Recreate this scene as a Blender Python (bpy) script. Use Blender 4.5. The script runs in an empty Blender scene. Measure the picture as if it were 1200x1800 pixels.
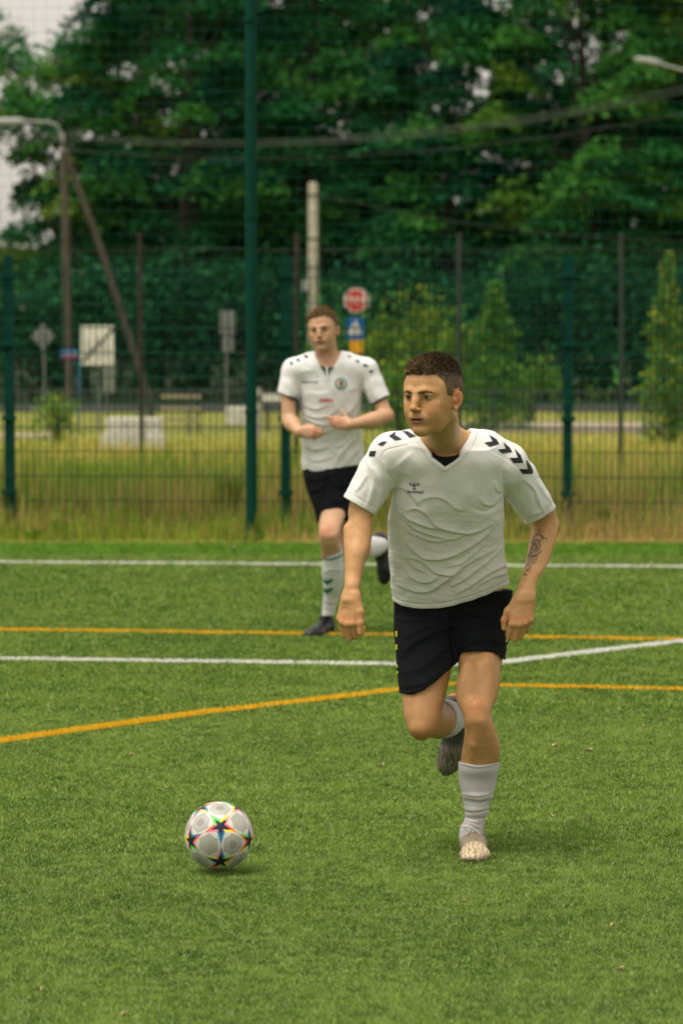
import bpy, bmesh, math, random
import numpy as np
from mathutils import Vector, Matrix
from mathutils.bvhtree import BVHTree

# ------------------------------------------------------------------ camera
F = 6750.0                       # focal length in photo pixels (1200 x 1800), a 135 mm lens
CAM_H = 1.75
PITCH = math.atan(339.0 / F)
scene = bpy.context.scene
cam_d = bpy.data.cameras.new('camera')
cam = bpy.data.objects.new('camera', cam_d)
scene.collection.objects.link(cam)
cam.location = (0, 0, CAM_H)
cam.rotation_euler = (math.pi / 2 - PITCH, 0, 0)
cam_d.sensor_fit = 'VERTICAL'
cam_d.sensor_height = 36.0
cam_d.lens = 135.0
cam_d.clip_start = 0.5
cam_d.clip_end = 2000.0
cam_d.dof.use_dof = True
cam_d.dof.focus_distance = 12.75
cam_d.dof.aperture_fstop = 4.8
scene.camera = cam

# ------------------------------------------------------------------ light
SUN_EL, SUN_ROT = math.radians(70), math.radians(232)
world = bpy.data.worlds.new('World')
scene.world = world
world.use_nodes = True
wn, wl = world.node_tree.nodes, world.node_tree.links
bg = wn['Background']
sky = wn.new('ShaderNodeTexSky')
sky.sky_type = 'NISHITA'
sky.sun_disc = False
sky.sun_elevation = SUN_EL
sky.sun_rotation = SUN_ROT
sky.dust_density = 4.0
sky.air_density = 1.0
hsv = wn.new('ShaderNodeHueSaturation')          # overcast: the cloud deck takes the blue out
hsv.inputs['Saturation'].default_value = 0.12
wl.new(sky.outputs[0], hsv.inputs['Color'])
mixw = wn.new('ShaderNodeMix'); mixw.data_type = 'RGBA'; mixw.blend_type = 'MULTIPLY'
mixw.inputs[0].default_value = 1.0
wl.new(hsv.outputs[0], mixw.inputs[6])
mixw.inputs[7].default_value = (1.0, 0.96, 0.89, 1)
cloud = wn.new('ShaderNodeMix'); cloud.data_type = 'RGBA'      # bright even cloud layer over the clear-sky model
cloud.inputs[0].default_value = 0.55
wl.new(mixw.outputs[2], cloud.inputs[6])
cloud.inputs[7].default_value = (4.9, 4.55, 4.0, 1)
wl.new(cloud.outputs[2], bg.inputs['Color'])
bg.inputs['Strength'].default_value = 0.10
sun_d = bpy.data.lights.new('sun', 'SUN')
sun_d.energy = 1.5
sun_d.angle = math.radians(38)
sun_d.color = (1.0, 0.93, 0.82)
sun = bpy.data.objects.new('sun', sun_d)
scene.collection.objects.link(sun)
_az = SUN_ROT
_dir = Vector((math.sin(_az) * math.cos(SUN_EL), math.cos(_az) * math.cos(SUN_EL), math.sin(SUN_EL)))
sun.rotation_euler = _dir.to_track_quat('Z', 'Y').to_euler()
vs = scene.view_settings
vs.view_transform = 'Standard'
try: vs.look = 'None'
except Exception: pass
vs.gamma = 1.0
vs.exposure = 0.98
vs.use_curve_mapping = False
scene.render.engine = 'CYCLES'
scene.cycles.max_bounces = 8
scene.cycles.transparent_max_bounces = 8

# ------------------------------------------------------------------ helpers
CT, ST = math.cos(PITCH), math.sin(PITCH)
def P(px, py, d):
    """world point seen at photo pixel (px, py) at distance Y = d"""
    x, y = px - 600.0, 900.0 - py
    dy, dz = F * CT + y * ST, -F * ST + y * CT
    return np.array([x * d / dy, d, CAM_H + dz * d / dy])
def G(px, py, z=0.0):
    """point of the ground seen at photo pixel"""
    x, y = px - 600.0, 900.0 - py
    dy, dz = F * CT + y * ST, -F * ST + y * CT
    t = (z - CAM_H) / dz
    return np.array([x * t, dy * t, z])
def pix(V):
    """photo pixels of world points (N,3)"""
    V = np.asarray(V, dtype=np.float64)
    dx, dy, dz = V[:, 0], V[:, 1], V[:, 2] - CAM_H
    f = dy * CT - dz * ST
    u = dy * ST + dz * CT
    return np.stack([600 + F * dx / f, 900 - F * u / f], 1)

def link(o): scene.collection.objects.link(o); return o
def tag(o, label=None, cat=None, group=None, kind=None):
    if label: o['label'] = label
    if cat: o['category'] = cat
    if group: o['group'] = group
    if kind: o['kind'] = kind
    return o
def empty(name, loc, label, cat, group=None, rz=0.0):
    o = bpy.data.objects.new(name, None)
    o.location = Vector([float(c) for c in loc]); o.rotation_euler = (0, 0, rz)
    o.empty_display_size = 0.1
    link(o); return tag(o, label, cat, group)
def adopt(o, parent):
    """parent an object built in world coordinates to an unrotated empty"""
    if parent is not None:
        o.parent = parent
        if parent.parent is None:
            o.location = -Vector(parent.location) if parent.type == 'EMPTY' else Vector((0, 0, 0))
    return o
def make_mesh(name, V, faces, mat, parent=None, col=None, smooth=True, quads=None):
    me = bpy.data.meshes.new(name)
    V = np.asarray(V, dtype=np.float32)
    if isinstance(faces, np.ndarray):
        n, k = faces.shape
        me.vertices.add(len(V)); me.vertices.foreach_set('co', V.ravel())
        me.loops.add(n * k); me.loops.foreach_set('vertex_index', faces.astype(np.int32).ravel())
        me.polygons.add(n); me.polygons.foreach_set('loop_start', np.arange(0, n * k, k, dtype=np.int32))
        me.update(calc_edges=True)
    else:
        me.from_pydata([tuple(map(float, v)) for v in V], [], [tuple(map(int, f)) for f in faces])
        me.update()
    if smooth: me.polygons.foreach_set('use_smooth', np.ones(len(me.polygons), dtype=bool))
    if col is not None:
        at = me.color_attributes.new('Col', 'FLOAT_COLOR', 'POINT')
        c = np.ones((len(V), 4), dtype=np.float32); c[:, :3] = col
        at.data.foreach_set('color', c.ravel())
    if mat: me.materials.append(mat)
    o = link(bpy.data.objects.new(name, me))
    adopt(o, parent)
    return o

class MB:
    """collects simple solids in one mesh"""
    def __init__(s): s.V = []; s.Fc = []; s.n = 0
    def add(s, V, Fc):
        V = np.asarray(V, float)
        s.V.append(V); s.Fc += [tuple(i + s.n for i in f) for f in Fc]; s.n += len(V); return s
    def box(s, c, size, rz=0.0, R=None):
        h = np.array(size) / 2.0
        v = np.array([[x, y, z] for x in (-1, 1) for y in (-1, 1) for z in (-1, 1)]) * h
        if R is None:
            cz, sz = math.cos(rz), math.sin(rz)
            R = np.array([[cz, -sz, 0], [sz, cz, 0], [0, 0, 1]])
        v = v @ np.asarray(R).T + np.array(c)
        return s.add(v, [(0, 1, 3, 2), (4, 6, 7, 5), (0, 4, 5, 1), (2, 3, 7, 6), (0, 2, 6, 4), (1, 5, 7, 3)])
    def tube(s, pts, rad, n=8, cap=True):
        pts = [np.array(p, float) for p in pts]
        if not hasattr(rad, '__len__'): rad = [rad] * len(pts)
        rings = []
        up0 = None
        for i, p in enumerate(pts):
            t = pts[min(i + 1, len(pts) - 1)] - pts[max(i - 1, 0)]
            t = t / (np.linalg.norm(t) + 1e-12)
            if up0 is None:
                up0 = np.array([0, 1, 0]) if abs(t[1]) < 0.9 else np.array([1, 0, 0])
            a = np.cross(t, up0); a /= np.linalg.norm(a) + 1e-12
            b = np.cross(t, a); up0 = -b if np.dot(-b, up0) > 0 else b
            ang = np.arange(n) * 2 * math.pi / n
            rings.append(p + rad[i] * (np.cos(ang)[:, None] * a + np.sin(ang)[:, None] * b))
        V = np.concatenate(rings); Fc = []
        m = len(pts)
        for i in range(m - 1):
            for j in range(n):
                k = (j + 1) % n
                Fc.append((i * n + j, i * n + k, (i + 1) * n + k, (i + 1) * n + j))
        if cap:
            Fc.append(tuple(range(n))[::-1]); Fc.append(tuple((m - 1) * n + j for j in range(n)))
        return s.add(V, Fc)
    def plate(s, poly, c, xdir, ydir, thick):
        """extruded polygon: poly in (x,y) of the plate's plane"""
        x, y = np.array(xdir, float), np.array(ydir, float)
        nrm = np.cross(x, y); nrm /= np.linalg.norm(nrm)
        A = np.array([np.array(c) + p[0] * x + p[1] * y + nrm * thick / 2 for p in poly])
        B = A - nrm * thick
        n = len(poly)
        Fc = [tuple(range(n)), tuple(range(2 * n - 1, n - 1, -1))]
        Fc += [(i, i + n, (i + 1) % n + n, (i + 1) % n) for i in range(n)]
        return s.add(np.concatenate([A, B]), Fc)
    def build(s, name, mat, parent=None, smooth=False, bevel=0.0):
        o = make_mesh(name, np.concatenate(s.V), s.Fc, mat, parent, smooth=smooth)
        if smooth: auto_smooth(o)
        if bevel > 0:
            m = o.modifiers.new('bevel', 'BEVEL'); m.width = bevel; m.segments = 2; m.limit_method = 'ANGLE'
        return o
def auto_smooth(o, ang=40):
    bm = bmesh.new(); bm.from_mesh(o.data)
    lim = math.radians(ang)
    for e in bm.edges:
        e.smooth = not (len(e.link_faces) == 2 and e.calc_face_angle(0) > lim)
    bm.to_mesh(o.data); bm.free()

def srgb(r, g, b):
    f = lambda c: (c / 255 / 12.92) if c / 255 <= 0.04045 else ((c / 255 + 0.055) / 1.055) ** 2.4
    return (f(r), f(g), f(b))
def material(name, color, rough=0.6, spec=0.3, noise=None, bump=None, attr=False, sss=0.0, metal=0.0, trans=0.0, coords='Object'):
    """noise = (scale, amount): mottled colour; bump = (scale, strength, distance)"""
    m = bpy.data.materials.new(name); m.use_nodes = True
    nt = m.node_tree; N, L = nt.nodes, nt.links
    b = N['Principled BSDF']
    b.inputs['Roughness'].default_value = rough
    b.inputs['Specular IOR Level'].default_value = spec
    b.inputs['Metallic'].default_value = metal
    out = None
    if attr:
        a = N.new('ShaderNodeVertexColor'); a.layer_name = 'Col'; out = a.outputs['Color']
        if color is not None and tuple(color) != (1, 1, 1):
            mx = N.new('ShaderNodeMix'); mx.data_type = 'RGBA'; mx.blend_type = 'MULTIPLY'; mx.inputs[0].default_value = 1
            L.new(out, mx.inputs[6]); mx.inputs[7].default_value = (*color, 1); out = mx.outputs[2]
    else:
        rgb = N.new('ShaderNodeRGB'); rgb.outputs[0].default_value = (*color, 1); out = rgb.outputs[0]
    tc = N.new('ShaderNodeTexCoord')
    if noise:
        nz = N.new('ShaderNodeTexNoise'); nz.inputs['Scale'].default_value = noise[0]; nz.inputs['Detail'].default_value = 5
        L.new(tc.outputs[coords], nz.inputs['Vector'])
        mr = N.new('ShaderNodeMapRange'); mr.inputs[1].default_value = 0.3; mr.inputs[2].default_value = 0.7
        mr.inputs[3].default_value = 1 - noise[1]; mr.inputs[4].default_value = 1 + noise[1]
        L.new(nz.outputs[0], mr.inputs[0])
        mx = N.new('ShaderNodeMix'); mx.data_type = 'RGBA'; mx.blend_type = 'MULTIPLY'; mx.inputs[0].default_value = 1
        L.new(out, mx.inputs[6]); L.new(mr.outputs[0], mx.inputs[7]); out = mx.outputs[2]
    L.new(out, b.inputs['Base Color'])
    if bump:
        nz = N.new('ShaderNodeTexNoise'); nz.inputs['Scale'].default_value = bump[0]; nz.inputs['Detail'].default_value = 4
        L.new(tc.outputs[coords], nz.inputs['Vector'])
        bp = N.new('ShaderNodeBump'); bp.inputs['Strength'].default_value = bump[1]; bp.inputs['Distance'].default_value = bump[2]
        L.new(nz.outputs[0], bp.inputs['Height']); L.new(bp.outputs[0], b.inputs['Normal'])
    if sss > 0:
        b.inputs['Subsurface Weight'].default_value = sss
        b.inputs['Subsurface Radius'].default_value = (0.012, 0.004, 0.002)
        b.inputs['Subsurface Scale'].default_value = 1.0
    if trans > 0:                                            # leaves and blades let light through
        t = N.new('ShaderNodeBsdfTranslucent'); L.new(out, t.inputs['Color'])
        ms = N.new('ShaderNodeMixShader'); ms.inputs[0].default_value = trans
        L.new(b.outputs[0], ms.inputs[1]); L.new(t.outputs[0], ms.inputs[2])
        L.new(ms.outputs[0], N['Material Output'].inputs['Surface'])
    return m
M = {}
# ------------------------------------------------------------------ implicit surfaces
def smin(a, b, k):
    if k <= 0: return np.minimum(a, b)
    h = np.clip(0.5 + 0.5 * (b - a) / k, 0, 1)
    return b * (1 - h) + a * h - k * h * (1 - h)
def smax(a, b, k): return -smin(-a, -b, k)
def unit(v): v = np.array(v, float); return v / (np.linalg.norm(v) + 1e-12)

class Shape:
    def __init__(s): s.pr = []
    def _a(s, fn, lo, hi, k, op): s.pr.append((fn, np.array(lo, float), np.array(hi, float), k, op)); return s
    def cone(s, a, b, ra, rb, k=0.01, op='u', flat=None):
        a, b = np.array(a, float), np.array(b, float); ab = b - a; L2 = float(ab @ ab) + 1e-12
        r = max(ra, rb)
        if flat is not None:
            n, f = unit(flat[0]), flat[1]
            r = r / min(1, f)
        def fn(p):
            q = p - a
            t = np.clip(q @ ab / L2, 0, 1)
            q = q - t[:, None] * ab
            if flat is not None:
                c = q @ n
                q = q + ((f - 1) * c)[:, None] * n
            d = np.sqrt((q * q).sum(1)) - (ra + (rb - ra) * t)
            return d / (max(1.0, f) if flat is not None else 1)
        return s._a(fn, np.minimum(a, b) - r, np.maximum(a, b) + r, k, op)
    def chain(s, pts, rads, k=0.01, op='u', flat=None):
        for i in range(len(pts) - 1): s.cone(pts[i], pts[i + 1], rads[i], rads[i + 1], k, op, flat)
        return s
    def ell(s, c, r, k=0.01, op='u', R=None):
        c, r = np.array(c, float), np.array(r, float)
        R = np.eye(3) if R is None else np.array(R, float)       # columns = local axes
        def fn(p):
            q = (p - c) @ R
            k0 = np.sqrt(((q / r) ** 2).sum(1)); k1 = np.sqrt(((q / (r * r)) ** 2).sum(1)) + 1e-9
            return np.where(k0 < 1e-3, -r.min(), k0 * (k0 - 1) / k1)
        m = r.max() if not np.allclose(R, np.eye(3)) else r
        return s._a(fn, c - m, c + m, k, op)
    def loft(s, st, k=0.01, op='u', grow=0.0, n=2.0, caps=(0, 0)):
        """stations (x, y, z, a, b): ellipse sections stacked along z"""
        st = sorted([tuple(t) for t in st], key=lambda t: t[2]); A = np.array(st, float)
        z = A[:, 2]; zz = np.linspace(z[0], z[-1], 160)
        tb = [catmull(z, A[:, j], zz) for j in (0, 1, 3, 4)]
        gx = np.gradient(tb[0], zz); gy = np.gradient(tb[1], zz)
        sl = 1 / np.sqrt(1 + np.minimum(gx * gx + gy * gy, 3.0))
        z0, z1 = zz[0] - caps[0], zz[-1] + caps[1]
        def fn(p):
            pz = p[:, 2]
            cx, cy, a, b = [np.interp(pz, zz, t) for t in tb]
            dx, dy = p[:, 0] - cx, p[:, 1] - cy
            q = (np.abs(dx / a) ** n + np.abs(dy / b) ** n) ** (1.0 / n) + 1e-6
            v = np.sqrt(dx * dx + dy * dy) + 1e-6
            d = v * (1 - 1 / q) * np.interp(pz, zz, sl)
            return np.maximum(np.maximum(d, pz - z1), z0 - pz) - grow
        m = grow + 0.01
        lo = [(tb[0] - tb[2]).min() - m, (tb[1] - tb[3]).min() - m, z0 - m]
        hi = [(tb[0] + tb[2]).max() + m, (tb[1] + tb[3]).max() + m, z1 + m]
        return s._a(fn, lo, hi, k, op)
    def fn(s, f, lo, hi, k=0.0, op='u'): return s._a(f, lo, hi, k, op)
    def bounds(s):
        u = [p for p in s.pr if p[4] == 'u']
        return np.min([p[1] for p in u], 0), np.max([p[2] for p in u], 0)
    def ev(s, p, lo=None, hi=None):
        if lo is None: lo, hi = p.min(0), p.max(0)
        d = np.full(len(p), 0.2)
        for f, l, h, k, op in s.pr:
            m = k + 0.012
            if op != 'i' and (np.any(l - m > hi) or np.any(h + m < lo)): continue
            e = f(p)
            if op == 'u': d = smin(d, e, k)
            elif op == 's': d = smax(d, -e, k)
            else: d = smax(d, e, k)
        return d
    def near(s, lo, hi):
        for f, l, h, k, op in s.pr:
            m = k + 0.012
            if op == 'u' and not (np.any(l - m > hi) or np.any(h + m < lo)): return True
        return False
    def place(s, child, o, R, sc=1.0, k=0.01):
        """child shape with its local frame at o, axes = columns of R, scale sc"""
        o, R = np.array(o, float), np.array(R, float)
        lo, hi = child.bounds()
        cs = np.array([[x, y, z] for x in (lo[0], hi[0]) for y in (lo[1], hi[1]) for z in (lo[2], hi[2])]) * sc @ R.T + o
        def f(p): return child.ev((p - o) @ R / sc) * sc
        return s._a(f, cs.min(0), cs.max(0), k, 'u')

def catmull(x, y, xx):
    if len(x) < 3: return np.interp(xx, x, y)
    m = np.gradient(y, x)
    i = np.clip(np.searchsorted(x, xx) - 1, 0, len(x) - 2)
    h = x[i + 1] - x[i]; t = (xx - x[i]) / h
    return ((2 * t**3 - 3 * t**2 + 1) * y[i] + (t**3 - 2 * t**2 + t) * h * m[i]
            + (-2 * t**3 + 3 * t**2) * y[i + 1] + (t**3 - t**2) * h * m[i + 1])

def polygonise(sh, h, B=24):
    """surface nets, block by block; returns vertices and quads"""
    lo, hi = sh.bounds(); lo = lo - 3 * h; hi = hi + 3 * h
    n = np.ceil((hi - lo) / h).astype(int) + 2
    NX, NY, NZ = [int(v) for v in n]
    ids, pos, quads = [], [], []
    offs = np.array([[x, y, z] for x in (0, 1) for y in (0, 1) for z in (0, 1)])
    edges = [(a, b) for a in range(8) for b in range(a + 1, 8) if abs(offs[a] - offs[b]).sum() == 1]
    for bx in range(0, NX, B):
        for by in range(0, NY, B):
            for bz in range(0, NZ, B):
                b0 = np.array([bx, by, bz])
                l = lo + (b0 - 1) * h; u = lo + (b0 + B) * h
                if not sh.near(l, u): continue
                g = [l[a] + np.linspace(0, (B + 1) * h, 6) for a in range(3)]
                Q = np.stack(np.meshgrid(*g, indexing='ij'), -1).reshape(-1, 3)
                dq = sh.ev(Q, l, u)
                if np.abs(dq).min() > (B + 1) * h / 5 * 1.9: continue
                g = [l[a] + np.arange(B + 2) * h for a in range(3)]
                Q = np.stack(np.meshgrid(*g, indexing='ij'), -1).reshape(-1, 3)
                D = sh.ev(Q, l, u).reshape(B + 2, B + 2, B + 2)
                S = D < 0
                if S.all() or not S.any(): continue
                c = np.stack([S[o[0]:B + 1 + o[0], o[1]:B + 1 + o[1], o[2]:B + 1 + o[2]] for o in offs], 0)
                cs = c.sum(0); act = (cs > 0) & (cs < 8)
                I = np.argwhere(act)
                dv = np.stack([D[I[:, 0] + o[0], I[:, 1] + o[1], I[:, 2] + o[2]] for o in offs], 1)
                acc = np.zeros((len(I), 3)); cnt = np.zeros(len(I))
                for a, b in edges:
                    da, db = dv[:, a], dv[:, b]; m = (da < 0) != (db < 0)
                    t = np.where(m, da / np.where(m, da - db, 1), 0)
                    p = offs[a] + t[:, None] * (offs[b] - offs[a])
                    acc[m] += p[m]; cnt[m] += 1
                w = l + (I + acc / cnt[:, None]) * h
                gi = I + b0 - 1 + 1
                key = lambda J: (J[:, 0] * (NY + 4) + J[:, 1]) * (NZ + 4) + J[:, 2]
                ids.append(key(gi)); pos.append(w)
                for ax in range(3):
                    e = np.zeros(3, int); e[ax] = 1
                    s0 = S[1:B + 1, 1:B + 1, 1:B + 1]
                    s1 = S[1 + e[0]:B + 1 + e[0], 1 + e[1]:B + 1 + e[1], 1 + e[2]:B + 1 + e[2]]
                    E = np.argwhere(s0 != s1)
                    if not len(E): continue
                    ins = s0[E[:, 0], E[:, 1], E[:, 2]]
                    Gc = E + 1 + b0 - 1 + 1
                    u1 = np.zeros(3, int); u1[(ax + 1) % 3] = 1
                    u2 = np.zeros(3, int); u2[(ax + 2) % 3] = 1
                    q = np.stack([key(Gc - u1 - u2), key(Gc - u2), key(Gc), key(Gc - u1)], 1)
                    q[~ins] = q[~ins][:, ::-1]
                    quads.append(q)
    ids = np.concatenate(ids); pos = np.concatenate(pos); quads = np.concatenate(quads)
    ui, first = np.unique(ids, return_index=True)
    V = pos[first]
    Fq = np.searchsorted(ui, quads)
    Fq = np.clip(Fq, 0, len(ui) - 1)
    ok = (ui[Fq] == quads).all(1)
    return V, Fq[ok]
def components(n, Fq):
    lab = np.arange(n)
    while True:
        m = lab[Fq].min(1); new = lab.copy()
        for j in range(4): np.minimum.at(new, Fq[:, j], m)
        new = new[new]
        if (new == lab).all(): return lab
        lab = new
def largest(V, Fq):
    lab = components(len(V), Fq); u, c = np.unique(lab, return_counts=True)
    k = lab == u[c.argmax()]; idx = np.cumsum(k) - 1
    return V[k], idx[Fq[k[Fq].all(1)]]
def vnormals(V, Fq):
    n = np.cross(V[Fq[:, 2]] - V[Fq[:, 0]], V[Fq[:, 3]] - V[Fq[:, 1]])
    N = np.zeros_like(V)
    for j in range(4):
        for c in range(3): N[:, c] += np.bincount(Fq[:, j], n[:, c], len(V))
    return N / (np.linalg.norm(N, axis=1)[:, None] + 1e-12)
def relax(V, Fq, it=1, f=0.5):
    for _ in range(it):
        s = np.zeros_like(V); c = np.zeros(len(V))
        for a, b in ((0, 1), (1, 2), (2, 3), (3, 0)):
            for x, y in ((a, b), (b, a)):
                for k in range(3): s[:, k] += np.bincount(Fq[:, x], V[Fq[:, y], k], len(V))
                c += np.bincount(Fq[:, x], minlength=len(V))
        V = V + f * (s / np.maximum(c, 1)[:, None] - V)
    return V
def wob(V, sc, seed, n=5):
    """smooth pseudo noise in about -1..1"""
    r = np.random.RandomState(seed); o = np.zeros(len(V))
    for i in range(n):
        w = r.normal(size=3); w = w / np.linalg.norm(w) * sc * r.uniform(0.6, 1.6)
        w2 = r.normal(size=3) * sc * 0.5
        o += np.sin(V @ w + r.uniform(0, 6) + 1.3 * np.sin(V @ w2 + r.uniform(0, 6)))
    return o / n ** 0.5 / 1.2
def st(l, r, y, d, b):
    """loft station from the photo: silhouette l..r at row y, distance d, half depth b"""
    c = P((l + r) / 2.0, y, d); a = (P(r, y, d)[0] - P(l, y, d)[0]) / 2.0
    return (c[0], c[1], c[2], a, b)
def inpoly(x, y, poly):
    ins = np.zeros(len(x), bool); n = len(poly)
    for i in range(n):
        x0, y0 = poly[i]; x1, y1 = poly[(i + 1) % n]
        if y0 == y1: continue
        c = ((y0 > y) != (y1 > y)) & (x < (x1 - x0) * (y - y0) / (y1 - y0) + x0)
        ins ^= c
    return ins
def segdist(px, pts, signed=False):
    """distance of points (N,2) to a polyline and the parameter 0..1 along it"""
    pts = np.array(pts, float); best = np.full(len(px), 1e9); tt = np.zeros(len(px)); n = len(pts) - 1; sg = np.ones(len(px))
    for i in range(n):
        a, b = pts[i], pts[i + 1]; ab = b - a
        t = np.clip((px - a) @ ab / (ab @ ab + 1e-9), 0, 1)
        d = np.sqrt(((px - a - t[:, None] * ab) ** 2).sum(1))
        m = d < best; best[m] = d[m]; tt[m] = (i + t[m]) / n
        if signed: c = ab[0] * (px[:, 1] - a[1]) - ab[1] * (px[:, 0] - a[0]); sg[m] = np.sign(c[m])
    return (best, tt, sg) if signed else (best, tt)
def smoothline(pts, k=6):
    pts = np.array(pts, float)
    if len(pts) < 3: return pts
    x = np.arange(len(pts)); xx = np.linspace(0, len(pts) - 1, (len(pts) - 1) * k + 1)
    return np.stack([catmull(x.astype(float), pts[:, j], xx) for j in range(pts.shape[1])], 1)
def apply_folds(V, N, folds, front=True):
    """cloth folds as ridges (+) and valleys (-) along lines; heights in metres, widths in photo px"""
    px = pix(V); w8 = np.clip((-N[:, 1]) * 2.2, 0, 1) if front else 1.0
    D = np.zeros(len(V))
    for pts, w, h in folds:
        L = smoothline(pts); lo = L.min(0) - 5 * w; hi = L.max(0) + 5 * w
        m = (px[:, 0] > lo[0]) & (px[:, 0] < hi[0]) & (px[:, 1] > lo[1]) & (px[:, 1] < hi[1])
        if not m.any(): continue
        d, t, sg = segdist(px[m], L, True); dn = sg > 0
        taper = np.sin(np.clip(t, 0, 1) * math.pi) ** 0.5
        # a pleat: long slope above, steep drop and a shallow trough below
        prof = np.where(dn, np.exp(-(d / (w * .75)) ** 2) - .15 * np.exp(-((d - 1.9 * w) / w) ** 2), np.exp(-(d / (w * 1.7)) ** 1.3))
        D[m] += h * prof * taper
    return V + N * (D * w8)[:, None]

def decal(name, polys, bvh, mat, parent, lift=0.0012, cell=5.0, origin=None):
    """printed patch: photo-space polygons cut into small cells and laid on the cloth surface"""
    bm = bmesh.new()
    for poly in polys:
        vs_ = [bm.verts.new((p[0], p[1], 0)) for p in poly]
        bm.faces.new(vs_).normal_update()
    bmesh.ops.triangulate(bm, faces=bm.faces[:])
    xs = [v.co.x for v in bm.verts]; ys = [v.co.y for v in bm.verts]
    for ax, (a, b) in enumerate(((min(xs), max(xs)), (min(ys), max(ys)))):
        c = a + cell
        while c < b:
            co = (c, 0, 0) if ax == 0 else (0, c, 0); no = (1, 0, 0) if ax == 0 else (0, 1, 0)
            bmesh.ops.bisect_plane(bm, geom=bm.verts[:] + bm.edges[:] + bm.faces[:], plane_co=co, plane_no=no)
            c += cell
    bm.verts.ensure_lookup_table()
    src = Vector((0, 0, CAM_H)); bad = []; out = []
    for v in bm.verts:
        q = Vector(P(v.co.x, v.co.y, 5.0)); dr = (q - src).normalized()
        hit, nr, _, _ = bvh.ray_cast(src + dr * 5, dr)
        if hit is None: bad.append(v); continue
        if nr.dot(dr) > 0: nr = -nr
        v.co = hit + nr * lift - dr * lift
    bmesh.ops.delete(bm, geom=bad, context='VERTS')
    me = bpy.data.meshes.new(name); bm.to_mesh(me); bm.free()
    me.polygons.foreach_set('use_smooth', np.ones(len(me.polygons), dtype=bool))
    me.materials.append(mat)
    o = link(bpy.data.objects.new(name, me)); adopt(o, parent); return o
def text_polys(txt, x, y, size, xs=1.0, ang=0.0, bold=0.0):
    """triangles of a line of text, placed in photo px (y down), x,y = left baseline"""
    cu = bpy.data.curves.new('lettering', 'FONT'); cu.body = txt; cu.size = 1.0; cu.resolution_u = 2; cu.offset = bold
    ob = bpy.data.objects.new('lettering', cu); link(ob)
    dg = bpy.context.evaluated_depsgraph_get(); dg.update()
    me = bpy.data.meshes.new_from_object(ob.evaluated_get(dg))
    me.calc_loop_triangles()
    ca, sa = math.cos(ang), math.sin(ang)
    co = [(v.co.x * size * xs, -v.co.y * size) for v in me.vertices]
    co = [(x + a * ca - b * sa, y + a * sa + b * ca) for a, b in co]
    tr = [[co[i] for i in t.vertices] for t in me.loop_triangles]
    bpy.data.objects.remove(ob); bpy.data.curves.remove(cu); bpy.data.meshes.remove(me)
    return tr
def bvh_of(V, Fq): return BVHTree.FromPolygons([tuple(v) for v in V.tolist()], [tuple(f) for f in Fq.tolist()])

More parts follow.
